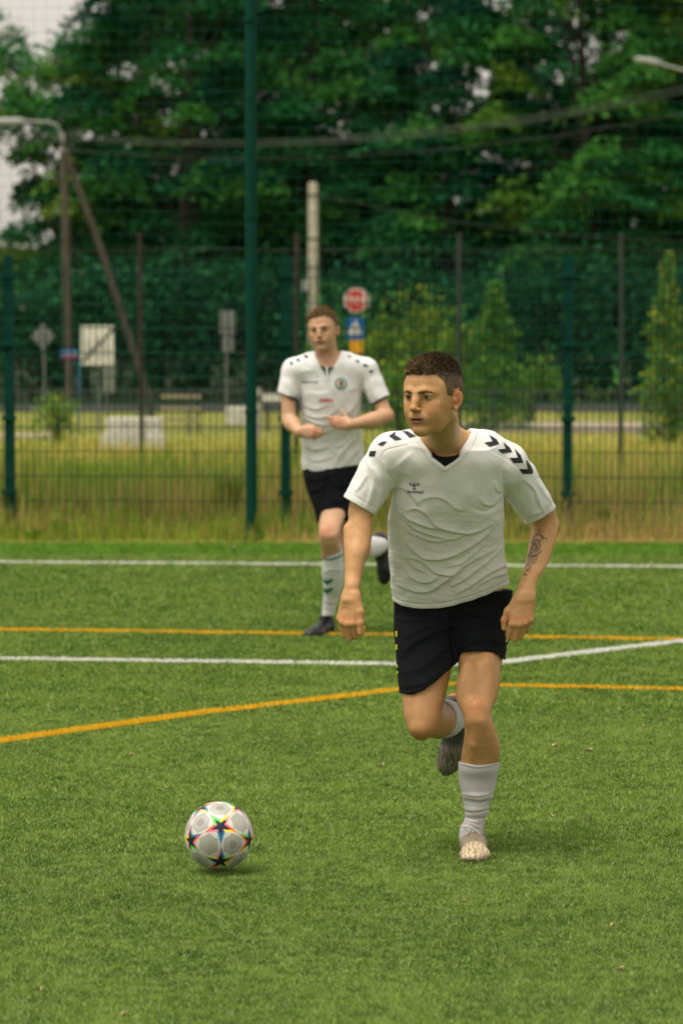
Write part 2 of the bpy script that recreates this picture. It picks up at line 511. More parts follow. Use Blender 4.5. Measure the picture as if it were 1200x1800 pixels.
# ------------------------------------------------------------------ anatomy
RET = 0.011
def warp(p):
    p = p.copy(); p[:, 1] = p[:, 1] - RET * np.clip((-p[:, 2] - .040) / .06, 0, 1.15) * np.clip((.03 - p[:, 1]) / .04, 0, 1); return p
def head_shape(nose=1.0, jaw=1.0, open_mouth=0.004):
    """human head in its own frame: +x its left, -y forwards, +z up, origin between the ears at eye level"""
    H = Shape()
    H.ell((0, .014, .034), (.0745, .094, .083), 0)
    H.ell((0, -.045, .040), (.0575, .0475, .048), .030)
    H.ell((0, -.022, -.030), (.061, .064, .066), .025)
    H.ell((0, -.055, -.060), (.043, .040, .042), .02)
    for s in (-1, 1):
        H.chain([(s * .010, -.083, -.101 * jaw), (s * .036, -.052, -.088 * jaw), (s * .0555, -.006, -.054)], [.013, .012, .012], .022)
        H.ell((s * .040, -.055, -.020), (.020, .025, .018), .02)
        H.ell((s * .036, -.052, -.050), (.026, .030, .032), .02)
        H.ell((s * .0575, -.012, .012), (.013, .045, .042), .026)
    H.ell((0, -.086, -.098 * jaw), (.018, .012, .012), .014)
    # brow, sockets
    H.chain([(-.046, -.074, .017), (-.022, -.0890, .019), (0, -.0905, .015), (.022, -.0890, .019), (.046, -.074, .017)], [.0035, .0045, .0035, .0045, .0035], .022)
    for s in (-1, 1):
        H.ell((s * .031, -.098, .004), (.015, .0105, .0100), .014, 's')
        H.ell((s * .031, -.0745, .005), (.0155, .0150, .0142), .004)          # closed lid ball
        H.ell((s * .031, -.092, .0036), (.0112, .012, .0026), .0012, 's')     # the slit between the lids
        H.chain([(s * .019, -.0885, .0108), (s * .031, -.0915, .0122), (s * .044, -.084, .0095)], [.0016, .0022, .0015], .004)
    # nose
    H.chain([(0, -.090, .010), (0, -.100, -.008), (0, -.110 * nose, -.027)], [.0085, .0090, .0098], .014)
    H.ell((0, -.1125 * nose, -.0300), (.0100, .0090, .0080), .006)
    for s in (-1, 1):
        H.ell((s * .0118, -.1015, -.0335), (.0062, .0095, .0062), .005)
        H.ell((s * .0062, -.1075, -.0395), (.0032, .0050, .0028), .002, 's')
    # mouth
    H.ell((0, -.0885, -.062), (.030, .014, .020), .012)
    H.ell((0, -.104, -.047), (.0035, .006, .008), .006, 's')
    H.chain([(-.0250, -.0885, -.0605), (-.010, -.1000, -.0578), (0, -.1010, -.0590), (.010, -.1000, -.0578), (.0265, -.0880, -.0600)], [.0020, .0042, .0040, .0042, .0020], .004)
    H.chain([(-.021, -.0895, -.0660), (0, -.0990, -.0712), (.022, -.0890, -.0655)], [.0030, .0058, .0030], .004)
    H.ell((0, -.1020, -.0640), (.0215, .0125, open_mouth / 2), .0010, 's')
    H.ell((0, -.104, -.082), (.016, .006, .005), .008, 's')
    # ears
    for s in (-1, 1):
        c, sn = math.cos(0.35), math.sin(0.35)
        R = np.array([[1, 0, 0], [0, c, sn], [0, -sn, c]]) if s > 0 else np.array([[1, 0, 0], [0, c, sn], [0, -sn, c]])
        yaw = -s * 0.45
        Ry = np.array([[math.cos(yaw), -math.sin(yaw), 0], [math.sin(yaw), math.cos(yaw), 0], [0, 0, 1]])
        Rt = Ry @ R
        e0 = np.array([s * .0795, .006, -.010])
        H.ell(e0, (.0058, .0190, .0290), .004, 'u', Rt)
        H.ell(e0 + Rt @ np.array([s * .0066, -.002, .003]), (.0052, .0120, .0215), .002, 's', Rt)
        H.ell(e0 + Rt @ np.array([s * .003, -.001, -.001]), (.0022, .0050, .0130), .003, 'u', Rt)
        H.ell(e0 + np.array([s * .0015, -.010, -.0250]), (.0050, .0080, .0090), .005)
        H.ell(e0 + np.array([s * .001, -.014, -.001]), (.0045, .0045, .008), .004)
    W = Shape(); lo, hi = H.bounds(); W.fn(lambda p: H.ev(warp(p)), lo, hi, 0)
    return W

def head_colors(q, V, base, lip=(.42, .15, .11), brow=(.10, .055, .03), col=None, m=None, stubble=0.12, browang=0.0):
    """q: head-local positions; paints lips, brows, ears' redness, stubble"""
    C = col; q = warp(q)
    def mix(mask, c, a):
        a = (a * mask)[:, None]; C[m] = C[m] * (1 - a) + np.array(c) * a
    x, y, z = q[:, 0], q[:, 1], q[:, 2]
    fr = (y < -.05)
    ax = np.abs(x)
    # lips
    up = np.exp(-(((z + .0585) / .0042) ** 2)) * (ax < .026) * (y < -.086)
    dn = np.exp(-(((z + .0700) / .0052) ** 2)) * (ax < .023) * (y < -.086)
    mix(np.clip(up + dn, 0, 1), lip, .88)
    mix(np.exp(-(((z + .0640) / .0034) ** 2) - (x / .0225) ** 4) * (y < -.082), (.035, .010, .008), .95)
    # brows
    bz = .0155 + .0020 * np.sin(np.clip((ax - .012) / .038, 0, 1) * 2.6) + browang * (ax - .03)
    bw = .0050 * np.clip(1.25 - np.abs(ax - .028) / .030, .25, 1)
    mix(np.exp(-((z - bz) / bw) ** 4) * (ax > .009) * (ax < .050) * fr, brow, .78)
    # cheeks, nose, ears
    red = (base[0] * 1.02, base[1] * .80, base[2] * .74)
    mix(np.exp(-(((ax - .045) / .022) ** 2 + ((z + .03) / .022) ** 2)) * fr, red, .55)
    mix(np.exp(-(((ax) / .014) ** 2 + ((z + .03) / .014) ** 2)) * (y < -.095), red, .6)
    mix(((ax > .071) & (np.abs(y - .01) < .03) & (np.abs(z) < .045)).astype(float), (base[0] * 1.05, base[1] * .72, base[2] * .62), .6)
    ec = np.exp(-(((y - .004) / .009) ** 2 + ((z + .008) / .014) ** 2)) * (ax > .074)
    mix(ec, (base[0] * .50, base[1] * .30, base[2] * .25), .7)
    # shaved beard
    sb = np.clip((-z - .035) / .02, 0, 1) * np.clip((.02 - y) / .03, 0, 1) * (z > -.135)
    mix(sb, (base[0] * .62, base[1] * .60, base[2] * .60), stubble)
    # eye rims
    er = np.exp(-(((ax - .031) / .0165) ** 4 + ((z - .0055) / .0062) ** 4)) * (y < -.07)
    mix(er, (base[0] * .50, base[1] * .40, base[2] * .36), .34)
    # nostrils
    mix(np.exp(-(((ax - .0062) / .0035) ** 2 + ((z + .0395) / .003) ** 2)) * (y < -.095), (.06, .02, .015), .8)

def hand_shape(S, o, X, Y, Z, s=1.0, curl=(0.5, 1.2, 0.8), thumb=None, spread=0.0, curls=None, k=0.004):
    """o wrist, X towards the thumb side, Y out of the back of the hand, Z along the fingers"""
    o, X, Y, Z = np.array(o, float), unit(X), unit(Y), unit(Z)
    W = lambda x, y, z: o + s * (x * X + y * Y + z * Z)
    kn = [(.0285, -.001, .086), (.0095, .003, .091), (-.0095, .002, .088), (-.0270, -.003, .079)]
    seg = [(.045, .027, .020), (.050, .031, .021), (.046, .029, .020), (.036, .021, .018)]
    rad = [.0112, .0112, .0108, .0098]
    wr = [(.017, 0, 0), (.006, .001, 0), (-.006, .001, 0), (-.017, 0, 0)]
    for i in range(4):
        S.cone(W(*wr[i]), W(*kn[i]), s * .0170, s * .0128, .012 * s)
    S.cone(W(.026, -.010, .030), W(.018, -.008, .060), s * .014, s * .012, .012)
    S.cone(W(-.024, -.009, .025), W(-.024, -.008, .065), s * .012, s * .010, .012)
    for i in range(4):
        c = curls[i] if curls else curl
        p = W(*kn[i]); a = 0.0
        S.ell(p + s * .003 * Y, (s * .0105,) * 3, .006)
        side = spread * (1.5 - i) / 1.5
        for j in range(3):
            a += c[j]
            dr = unit(math.cos(a) * Z - math.sin(a) * Y + side * X)
            q = p + s * seg[i][j] * dr
            S.cone(p, q, s * rad[i] * (1 - .08 * j), s * rad[i] * (.93 - .10 * j), k if j == 0 else .0015)
            p = q
    th = thumb or [(.022, -.006, .018), (.040, -.012, .045), (.048, -.020, .075), (.046, -.026, .100)]
    S.chain([W(*t) for t in th], [s * .0165, s * .0130, s * .0105, s * .0088], .007)

def boot_shape(sole=False, grow=0.0):
    """football boot, local: heel at origin, toe towards -y, +x outwards, z up"""
    B = Shape()
    g = grow
    if sole:
        def f(p):
            y = -p[:, 1]
            w = np.interp(y, [-.002, .02, .07, .12, .19, .23, .26, .278], [.012, .031, .030, .033, .046, .045, .034, .012]) + g
            cx = np.interp(y, [0, .1, .2, .28], [0, .004, .002, -.012])
            lift = np.interp(y, [0, .18, .28], [0, 0, .012])
            d = np.abs(p[:, 0] - cx) - w
            d = np.maximum(d, np.maximum(-.004 - y, y - .282))
            return np.maximum(d, np.abs(p[:, 2] - lift - .010) - .005)
        B.fn(f, (-.07, -.29, 0), (.07, .01, .035))
        for x, y in ((-.022, -.025), (.022, -.025), (-.02, -.07), (.02, -.07), (-.033, -.165), (.033, -.17), (-.03, -.215), (.03, -.215), (0, -.19), (0, -.25)):
            B.cone((x, y, .008), (x, y, -.004), .0065, .004, .003)
        return B
    B.ell((0, -.034, .040), (.034 + g, .036 + g, .042 + g), 0)
    B.cone((0, -.040, .046), (.002, -.110, .044), .036 + g, .035 + g, .02)
    B.cone((.002, -.110, .043), (.004, -.195, .030), .036 + g, .031 + g, .02, flat=((1, 0, 0), .84))
    B.ell((.004, -.205, .027), (.048 + g, .050 + g, .026 + g), .02)
    B.ell((-.008, -.245, .024), (.034 + g, .033 + g, .021 + g), .016)
    B.cone((0, -.045, .060), (0, -.050, .092), .040 + g, .038 + g, .02)
    B.fn(lambda p: .012 - p[:, 2], (-1, -1, -1), (1, 1, 1), .004, 'i')
    return B
# ================================================================== pitch
rng = np.random.RandomState(11)
ED = 29.9                                              # far edge of the artificial turf
def ramp_mat(name, stops, scale, rough=0.9, detail=6, bump=None, coord='Object', scale2=None, mixc=None, trans=0):
    m = bpy.data.materials.new(name); m.use_nodes = True
    N, L = m.node_tree.nodes, m.node_tree.links; b = N['Principled BSDF']
    b.inputs['Roughness'].default_value = rough; b.inputs['Specular IOR Level'].default_value = 0.15
    tc = N.new('ShaderNodeTexCoord'); nz = N.new('ShaderNodeTexNoise')
    nz.inputs['Scale'].default_value = scale; nz.inputs['Detail'].default_value = detail
    L.new(tc.outputs[coord], nz.inputs['Vector'])
    r = N.new('ShaderNodeValToRGB'); e = r.color_ramp.elements
    while len(e) < len(stops): e.new(0.5)
    for i, (p, c) in enumerate(stops): e[i].position = p; e[i].color = (*c, 1)
    L.new(nz.outputs[0], r.inputs[0]); out = r.outputs[0]
    if scale2:
        n2 = N.new('ShaderNodeTexNoise'); n2.inputs['Scale'].default_value = scale2; n2.inputs['Detail'].default_value = 3
        L.new(tc.outputs[coord], n2.inputs['Vector'])
        mr = N.new('ShaderNodeMapRange'); mr.inputs[1].default_value = .35; mr.inputs[2].default_value = .65
        L.new(n2.outputs[0], mr.inputs[0])
        mx = N.new('ShaderNodeMix'); mx.data_type = 'RGBA'; L.new(mr.outputs[0], mx.inputs[0]); L.new(out, mx.inputs[6]); mx.inputs[7].default_value = (*mixc, 1)
        out = mx.outputs[2]
    L.new(out, b.inputs['Base Color'])
    if bump:
        bp = N.new('ShaderNodeBump'); bp.inputs['Strength'].default_value = bump[0]; bp.inputs['Distance'].default_value = bump[1]
        L.new(nz.outputs[0], bp.inputs['Height']); L.new(bp.outputs[0], b.inputs['Normal'])
    return m
turf_base = ramp_mat('turf_base', [(.3, (.025, .062, .008)), (.5, (.055, .115, .016)), (.7, (.095, .17, .030))], 140, bump=(.8, .02))
o = make_mesh('turf', [(-14, -4, 0), (14, -4, 0), (14, ED, 0), (-14, ED, 0)], [(0, 1, 2, 3)], turf_base); tag(o, kind='structure')

M['blade'] = material('turf_blade', (1, 1, 1), rough=0.7, spec=0.08, attr=True, trans=0.25)
# painted lines: ground polylines read off the photo
LINES = [('white', [G(-330, 988.5), G(0, 990.5), G(560, 994.5), G(1200, 998.5), G(1500, 1001)], .070),
         ('yellow', [G(-330, 1106), G(0, 1109.5), G(700, 1119), G(1168, 1126.5), G(1500, 1131)], .060),
         ('white', [G(-330, 1157), G(0, 1161), G(700, 1170.5), G(838, 1173)], .065),
         ('white', [G(838, 1173), G(960, 1158), G(1200, 1130), G(1500, 1097)], .070),
         ('yellow', [G(-330, 1352), G(0, 1306), G(350, 1257), G(700, 1216), G(755, 1208.5)], .065),
         ('yellow', [G(755, 1206), G(1000, 1210.5), G(1200, 1214.5), G(1500, 1220)], .060)]
def line_dist(XY):
    best = np.full(len(XY), 9.0); which = np.full(len(XY), -1)
    for i, (c, pts, w) in enumerate(LINES):
        d, _ = segdist(XY, [p[:2] for p in pts]); m = (d < w / 2) & (d < best)
        best[m] = d[m]; which[m] = i
    return which
def blades(name, XY, h, w, col, mat, lean=.75, kind=None, jit=True, z0=0.0):
    n = len(XY); r = rng
    a = r.uniform(0, 2 * math.pi, n); L = r.uniform(.6, 1.15, n) * h
    ln = r.normal(0, lean, (n, 2)) * L[:, None]
    sd = np.stack([np.cos(a), np.sin(a) * .6], 1); W = (w * r.uniform(.7, 1.3, n) / 2)[:, None]
    p = np.zeros((n, 3, 3)); p[:, 0, :2] = XY - sd * W; p[:, 1, :2] = XY + sd * W; p[:, 2, :2] = XY + ln
    p[:, :2, 2] = z0; p[:, 2, 2] = z0 + L
    C = np.repeat(col[:, None], 3, 1)
    return p.reshape(-1, 3), np.arange(3 * n).reshape(-1, 3), C.reshape(-1, 3)
def scatter(y0, y1, dens, wide=.95):
    hw = lambda y: y * 600 / F * 1.06 + wide
    n = int(dens * (y1 - y0) * 2 * hw(y1))
    y = rng.uniform(y0, y1, n); x = rng.uniform(-1, 1, n) * hw(y1); k = np.abs(x) < hw(y)
    return np.stack([x[k], y[k]], 1)
def vnoise(XY, sc, seed):
    r = np.random.RandomState(seed); g = r.uniform(0, 1, (256, 256)); p = XY * sc + 1000
    i = np.floor(p).astype(int); f = p - i; f = f * f * (3 - 2 * f)
    a, b = i[:, 0] % 256, i[:, 1] % 256; a1, b1 = (a + 1) % 256, (b + 1) % 256
    return (g[a, b] * (1 - f[:, 0]) + g[a1, b] * f[:, 0]) * (1 - f[:, 1]) + (g[a, b1] * (1 - f[:, 0]) + g[a1, b1] * f[:, 0]) * f[:, 1]
parts = []; lparts = {i: [] for i in range(len(LINES))}
for y0, y1, dens, h, w in ((9.0, 12.5, 48000, .0115, .0025), (12.5, 17, 22000, .0135, .0036), (17, 23, 9000, .018, .0056), (23, ED, 5000, .021, .0085)):
    XY = scatter(y0, y1, dens); n = len(XY)
    which = line_dist(XY)
    t = .22 * vnoise(XY * [1, .5], .9, 1) + .22 * vnoise(XY * [1, .7], 5, 2) + .56 * vnoise(XY, 30, 3) + (.05 if y0 < 12 else 0)  # near rows lightened in colour to offset deeper shading between fibres
    t = t + rng.normal(0, .16, n); t = np.clip((t - .22) / .62, 0, 1)[:, None]
    c = np.array([.046, .116, .012]) * (1 - t) + np.array([.275, .385, .066]) * t
    dry = (rng.uniform(size=n) < (.26 if y0 < 12 else .20 if y0 < 16 else .14))[:, None]; c = np.where(dry, np.array([.38, .48, .17]) * rng.uniform(.6, 1.1, (n, 1)), c)  # pale fibres, more of them near: highlights put into the colour
    # the far run-off strip is a fresher darker green
    c = np.where((XY[:, 1] > 28.4)[:, None], c * [.72, .95, .55], c)
    hh = h * (.7 + .6 * vnoise(XY, 9, 5))
    g = which < 0
    parts.append(blades('g', XY[g], hh[g], w, c[g], None))
    for i in range(len(LINES)):
        m = which == i
        if m.any():
            XL = np.concatenate([XY[m], XY[m] + rng.normal(0, .006, (m.sum(), 2)), XY[m] + rng.normal(0, .006, (m.sum(), 2))])
            cc = (np.array([.88, .88, .82]) if LINES[i][0] == 'white' else np.array([.84, .54, .030])) * rng.uniform(.75, 1.1, (len(XL), 1))
            lparts[i].append(blades('l', XL, np.full(len(XL), .021), w * 1.1, cc, None, lean=.3, z0=.003))
def cat(parts):
    V, Fc, C, n = [], [], [], 0
    for v, f, c in parts: V.append(v); Fc.append(f + n); C.append(c); n += len(v)
    return np.concatenate(V), np.concatenate(Fc), np.concatenate(C)
V, Fc, C = cat(parts)
o = make_mesh('turf_grass', V, Fc, M['blade'], None, col=C, smooth=False); tag(o, 'short green artificial grass fibres covering the pitch', 'grass', kind='stuff')
for i, (cname, pts, w) in enumerate(LINES):
    P2 = [np.array(p[:2]) for p in pts]; Vl = []; 
    for k, p in enumerate(P2):
        t = unit(P2[min(k + 1, len(P2) - 1)] - P2[max(k - 1, 0)]); nn = np.array([-t[1], t[0]])
        Vl += [(*(p - nn * w / 2), .004 + i * .0006), (*(p + nn * w / 2), .004 + i * .0006)]
    base = (.55, .55, .50) if cname == 'white' else (.66, .38, .025)
    fs = [np.array([[2 * k, 2 * k + 2, 2 * k + 3], [2 * k, 2 * k + 3, 2 * k + 1]]) for k in range(len(P2) - 1)]
    prt = [(np.array(Vl), np.concatenate(fs), np.tile(np.array(base), (len(Vl), 1)))] + lparts[i]
    V, Fc, C = cat(prt)
    o = make_mesh('%s_pitch_line' % cname, V, Fc, M['blade'], None, col=C, smooth=False); tag(o, kind='structure')

# ================================================================== land beyond the pitch
field = ramp_mat('meadow', [(.30, (.10, .15, .020)), (.5, (.22, .205, .050)), (.7, (.36, .29, .10))], .9, bump=(.5, .05), scale2=6, mixc=(.22, .24, .035))
nx, ny = 60, 90
gx = np.linspace(-60, 60, nx); gy = ED + (np.linspace(0, 1, ny) ** 1.6) * (400 - ED)
V = np.array([(x, y, (-.02 + .05 * vnoise(np.array([[x, y]]), .3, 7)[0] * min(1, (y - ED) / 4))) for y in gy for x in gx])
Fc = [(j * nx + i, j * nx + i + 1, (j + 1) * nx + i + 1, (j + 1) * nx + i) for j in range(ny - 1) for i in range(nx - 1)]
o = make_mesh('ground', V, Fc, field); tag(o, kind='structure')
o = make_mesh('ground', [(-60, -20, -.012), (60, -20, -.012), (60, ED + .3, -.012), (-60, ED + .3, -.012)], [(0, 1, 2, 3)], field); tag(o, kind='structure')
asph = ramp_mat('road_asphalt', [(.35, (.28, .23, .17)), (.65, (.42, .35, .26))], 8)
def strip(name, a, b, w, mat, z=.045):
    a, b = np.array(a), np.array(b); t = unit(b - a); n = np.array([-t[1], t[0]]) * w / 2
    m = MB(); m.add([(*(a - n), z), (*(b - n), z), (*(b + n), z), (*(a + n), z), (*(a - n), -.1), (*(b - n), -.1), (*(b + n), -.1), (*(a + n), -.1)], [(0, 1, 2, 3), (0, 4, 5, 1), (2, 6, 7, 3), (1, 5, 6, 2), (3, 7, 4, 0)])
    return tag(m.build(name, mat), kind='structure')
o = make_mesh('forest_floor', [(-60, 77, .06), (60, 77, .06), (60, 300, .3), (-60, 300, .3)], [(0, 1, 2, 3)], ramp_mat('forest_floor', [(.3, (.012, .025, .008)), (.7, (.035, .05, .015))], 2)); tag(o, kind='structure')
strip('path', (1.5, 61.5), (40, 60.0), 4.6, asph)
strip('path', (-40, 56.6), (-4.2, 56.6), 1.5, asph)
strip('road', (-60, 74.5), (60, 74.5), 5.0, ramp_mat('road_tar', [(.3, (.035, .040, .036)), (.7, (.06, .065, .058))], 5))

# ================================================================== tall weeds round the fence
M['weed'] = material('weed', (1, 1, 1), rough=0.7, spec=0.15, attr=True, trans=0.3)
def weeds(n, yr, hr, cols, seed, hfun=None, wmul=1.0, xr=(-7.0, 7.0)):
    r = np.random.RandomState(seed)
    y = yr[0] + (yr[1] - yr[0]) * r.beta(1.3, 1.6, n); x = r.uniform(*xr, n); XY = np.stack([x, y], 1)
    hn = .6 * vnoise(XY, 1.1, seed + 1) + .5 * vnoise(XY, 3.1, seed + 8); L = (hr[0] + (hr[1] - hr[0]) * r.beta(1.6, 2.2, n)) * (.45 + 1.0 * hn)
    L *= np.clip((y - ED + .12) / .7, .22, 1)
    if hfun is not None: L *= hfun(x, y)
    a = r.uniform(0, 2 * math.pi, n); ln = r.normal(0, .16, (n, 2)) * L[:, None]
    sd = np.stack([np.cos(a), np.sin(a)], 1) * (.0035 * wmul * r.uniform(.6, 1.6, n))[:, None]
    p = np.zeros((n, 5, 3)); p[:, 0, :2] = XY - sd; p[:, 1, :2] = XY + sd
    p[:, 2, :2] = XY + ln * .4 + sd * .8; p[:, 3, :2] = XY + ln * .4 - sd * .8; p[:, 2:4, 2] = (L * .6)[:, None]
    p[:, 4, :2] = XY + ln; p[:, 4, 2] = L
    ci = np.clip((vnoise(XY * [1, 1], .9, seed + 2) * 1.5 - .25) * len(cols) + r.normal(0, .55, n), 0, len(cols) - .01).astype(int)
    c = np.array(cols)[ci] * r.uniform(.7, 1.6, (n, 1)) * 1.15
    C = np.stack([c * .9, c * .8, c, c, c * 1.1], 1).reshape(-1, 3)
    k = np.arange(n)[:, None] * 5
    return p.reshape(-1, 3), np.concatenate([k + np.array([[0, 1, 2]]), k + np.array([[0, 2, 3]]), k + np.array([[3, 2, 4]])]), C
OL = [(.34, .26, .09), (.28, .25, .06), (.21, .25, .04), (.14, .22, .025), (.09, .19, .018)]
V, Fc, C = cat([weeds(48000, (31.0, 38), (.10, .70), OL, 1), weeds(27000, (ED, 33.5), (.04, .26), [(.42, .28, .12), (.32, .26, .07), (.20, .27, .03)], 4),
                weeds(5600, (30.2, 31.4), (.10, .46), [(.12, .22, .02), (.20, .26, .03), (.30, .25, .08)], 21), weeds(9500, (31.0, 33.5), (.18, .62), [(.36, .24, .11), (.30, .23, .09), (.26, .24, .06)], 9),
                weeds(16000, (37, 54), (.08, .26), [(.48, .38, .10), (.38, .34, .06), (.22, .28, .035)], 14, wmul=2.2, xr=(-6.5, 6.5))])
o = make_mesh('weeds', V, Fc, M['weed'], None, col=C, smooth=False); tag(o, 'tall dry and green grasses growing through the fence foot', 'weeds', kind='stuff')
# broad leaved clumps
def leafy(name, cx, cy, rad, h, n, cols, seed, label, cat_, leaf=.05, group=None, z0=0.0, cone=False, dens_top=1.0):
    """free standing shrub: stems plus leaf-sized faces spread through its volume"""
    r = np.random.RandomState(seed)
    u = r.normal(size=(n, 3)); u /= np.linalg.norm(u, axis=1)[:, None]
    rr = r.uniform(.25, 1, n) ** .5
    nlob = 9; lob = r.normal(size=(nlob, 3)); lob /= np.linalg.norm(lob, axis=1)[:, None]
    bulge = 1 + .28 * (np.exp(-((u[:, None] - lob[None]) ** 2).sum(2) * 4).sum(1) - .5)
    p = u * (rr * bulge)[:, None]
    t = (p[:, 2] + 1) / 2
    if cone:
        t = r.beta(1.1, 1.4, n); ph = r.uniform(0, 6.28, n)
        wd = (.12 + (1 - t) ** .8) * rad * (1 + .30 * np.sin(t * 17 + seed + 2 * np.sin(ph)) + .25 * np.sin(t * 41 + 3 * ph)) * r.uniform(.1, 1.15, n) ** .6; V0 = np.stack([cx + wd * np.cos(ph), cy + wd * np.sin(ph), z0 + .05 + t * h], 1)
    else: V0 = np.stack([cx + p[:, 0] * rad, cy + p[:, 1] * rad, z0 + np.clip(t, 0, 1.2) * h], 1)
    return leaf_mesh(V0, leaf, cols, r, seed)
def leaf_mesh(V0, leaf, cols, r, seed, flat=.35):
    n = len(V0)
    nn = r.normal(size=(n, 3)); nn[:, 2] = np.abs(nn[:, 2]) + flat; nn /= np.linalg.norm(nn, axis=1)[:, None]
    a = np.cross(nn, r.normal(size=(n, 3))); a /= np.linalg.norm(a, axis=1)[:, None]; b = np.cross(nn, a)
    s = (leaf * r.uniform(.55, 1.25, n))[:, None] if np.isscalar(leaf) else (leaf * r.uniform(.55, 1.25, n))[:, None]
    V = np.stack([V0 - a * s, V0 - b * s * .55, V0 + a * s, V0 + b * s * .55], 1).reshape(-1, 3)
    ci = np.clip(r.uniform(0, len(cols), n), 0, len(cols) - 1).astype(int)
    c = np.array(cols)[ci] * r.uniform(.8, 1.25, (n, 1))
    return V, np.arange(4 * n).reshape(-1, 4), np.repeat(c[:, None], 4, 1).reshape(-1, 3)

# ================================================================== dry leaves dropped on the turf
M['dry_leaf'] = material('dry_leaf', (.52, .36, .20), rough=.8)
LV = [(231, 1329, 7, 'small pale dry leaf left of the ball, above it'), (672, 1347, 9, 'pale dry leaf beside the front player\'s bent knee'), (975, 1313, 13, 'curled dry leaf right of the planted leg, left one of two'),
      (1035, 1321, 14, 'curled dry leaf right of the planted leg, right one of two'), (956, 1045, 7, 'tan leaf beside the tattooed arm'), (900, 967, 8, 'pale leaf at the pitch edge behind the sleeve'), (1142, 992, 11, 'pale leaf on the far white line at the right'),
      (1076, 1630, 8, 'small pale leaf in the lower right turf'), (1091, 1707, 9, 'tan leaf nearest the lower right corner'), (75, 1742, 12, 'tan leaf nearest the lower left corner'), (815, 1588, 6, 'tiny leaf below the planted boot'),
      (1130, 1279, 6, 'tiny tan leaf at the right edge above mid turf'), (217, 1788, 9, 'leaf at the bottom edge left of centre'), (409, 962, 9, 'pale scrap at the pitch edge by the tall mast'), (972, 1437, 12, 'flat tan leaf right of the white sock')]
for i, (px, py, sz, lb) in enumerate(LV):
    g_ = G(px, py, .028); s = sz / F * g_[1] / 2; a = i * 1.9; r = np.random.RandomState(i); V = []
    for t in np.linspace(0, 2 * math.pi, 10, endpoint=False):
        rr = s * (1 + .25 * math.sin(3 * t + i)); x, y = rr * math.cos(t), rr * .55 * math.sin(t)
        V.append(g_ + np.array([x * math.cos(a) - y * math.sin(a), x * math.sin(a) + y * math.cos(a), .004 + .010 * abs(math.sin(t))]))
    V = V + [g_ + np.array([0, 0, .002])]; low = [v - np.array([0, 0, .0015]) for v in V]; n = 10
    o = make_mesh('fallen_leaf', np.array(V + low), [(j, (j + 1) % n, n) for j in range(n)] + [((j + 1) % n + 11, j + 11, 21) for j in range(n)] + [(j, j + 11, (j + 1) % n + 11, (j + 1) % n) for j in range(n)], M['dry_leaf']); tag(o, lb, 'leaf', 'dry leaves scattered on the turf')
# ================================================================== fences
M['fence_green'] = material('green_coated_steel', (.001, .042, .024), rough=.65, spec=.12, noise=(9, .12))
M['post_green'] = material('dark_green_post', (.0012, .043, .029), rough=.7, spec=.10, noise=(9, .12))
M['net_cord'] = material('net_cord', (.004, .070, .045), rough=.8)
M['dark_metal'] = material('dark_steel', (.030, .034, .032), rough=.6, noise=(8, .2))
M['rust'] = material('rusty_steel', (.035, .024, .018), rough=.8, noise=(10, .3))
M['grey_metal'] = material('galvanised_steel', (.16, .17, .16), rough=.55, noise=(12, .15))
FA, FB = P(17, 561, 31.15), P(997, 561, 30.85)            # line of the panel fence through the two outer posts
fd = unit((FB - FA)[:2]); 
def fpt(px):                                            # point of the fence line under photo column px
    d = 31.0
    for _ in range(4):
        x = (px - 600) / F * d * 1.0; t = (x - FA[0]) / (FB[0] - FA[0]); d = FA[1] + t * (FB[1] - FA[1])
    return np.array([x, d])
FH = 2.25
root = empty('panel_fence', (fpt(500)[0], fpt(500)[1], 0), 'green welded mesh fence with square posts along the far side of the pitch', 'fence')
posts = [fpt(-1430), fpt(-950), fpt(-467), fpt(17), fpt(502), fpt(997), fpt(1490), fpt(1975), fpt(2460)]
rz = math.atan2(fd[1], fd[0])
for p in posts:
    m = MB(); m.box((p[0], p[1], FH / 2 - .15), (.075, .060, FH + .30), rz); m.box((p[0], p[1], FH + .006), (.084, .068, .012), rz)
    po = m.build('post', M['post_green'], root, bevel=.004)
    for z in (.35, .95, 1.55, 2.1): MB().box((p[0], p[1] - .048, z), (.12, .030, .035), rz).build('clamp', M['post_green'], po)
for a, b in zip(posts[:-1], posts[1:]):
    m = MB(); L = np.linalg.norm(b - a); k = int(L / .05); off = np.array([fd[1], -fd[0]]) * .036
    for i in range(1, k):
        q = a + fd * i * L / k + off
        m.tube([(q[0], q[1], .04), (q[0], q[1], FH - .02)], .0034, 4, cap=False)
    for z in np.arange(.08, FH - .02, .2):
        for o_ in (-.006, .006):
            q0, q1 = a + off * (1 + o_ / .036), b + off * (1 + o_ / .036)
            m.tube([(q0[0], q0[1], z), (q1[0], q1[1], z)], .0038, 4, cap=False)
    m.build('mesh_panel', M['fence_green'], root)
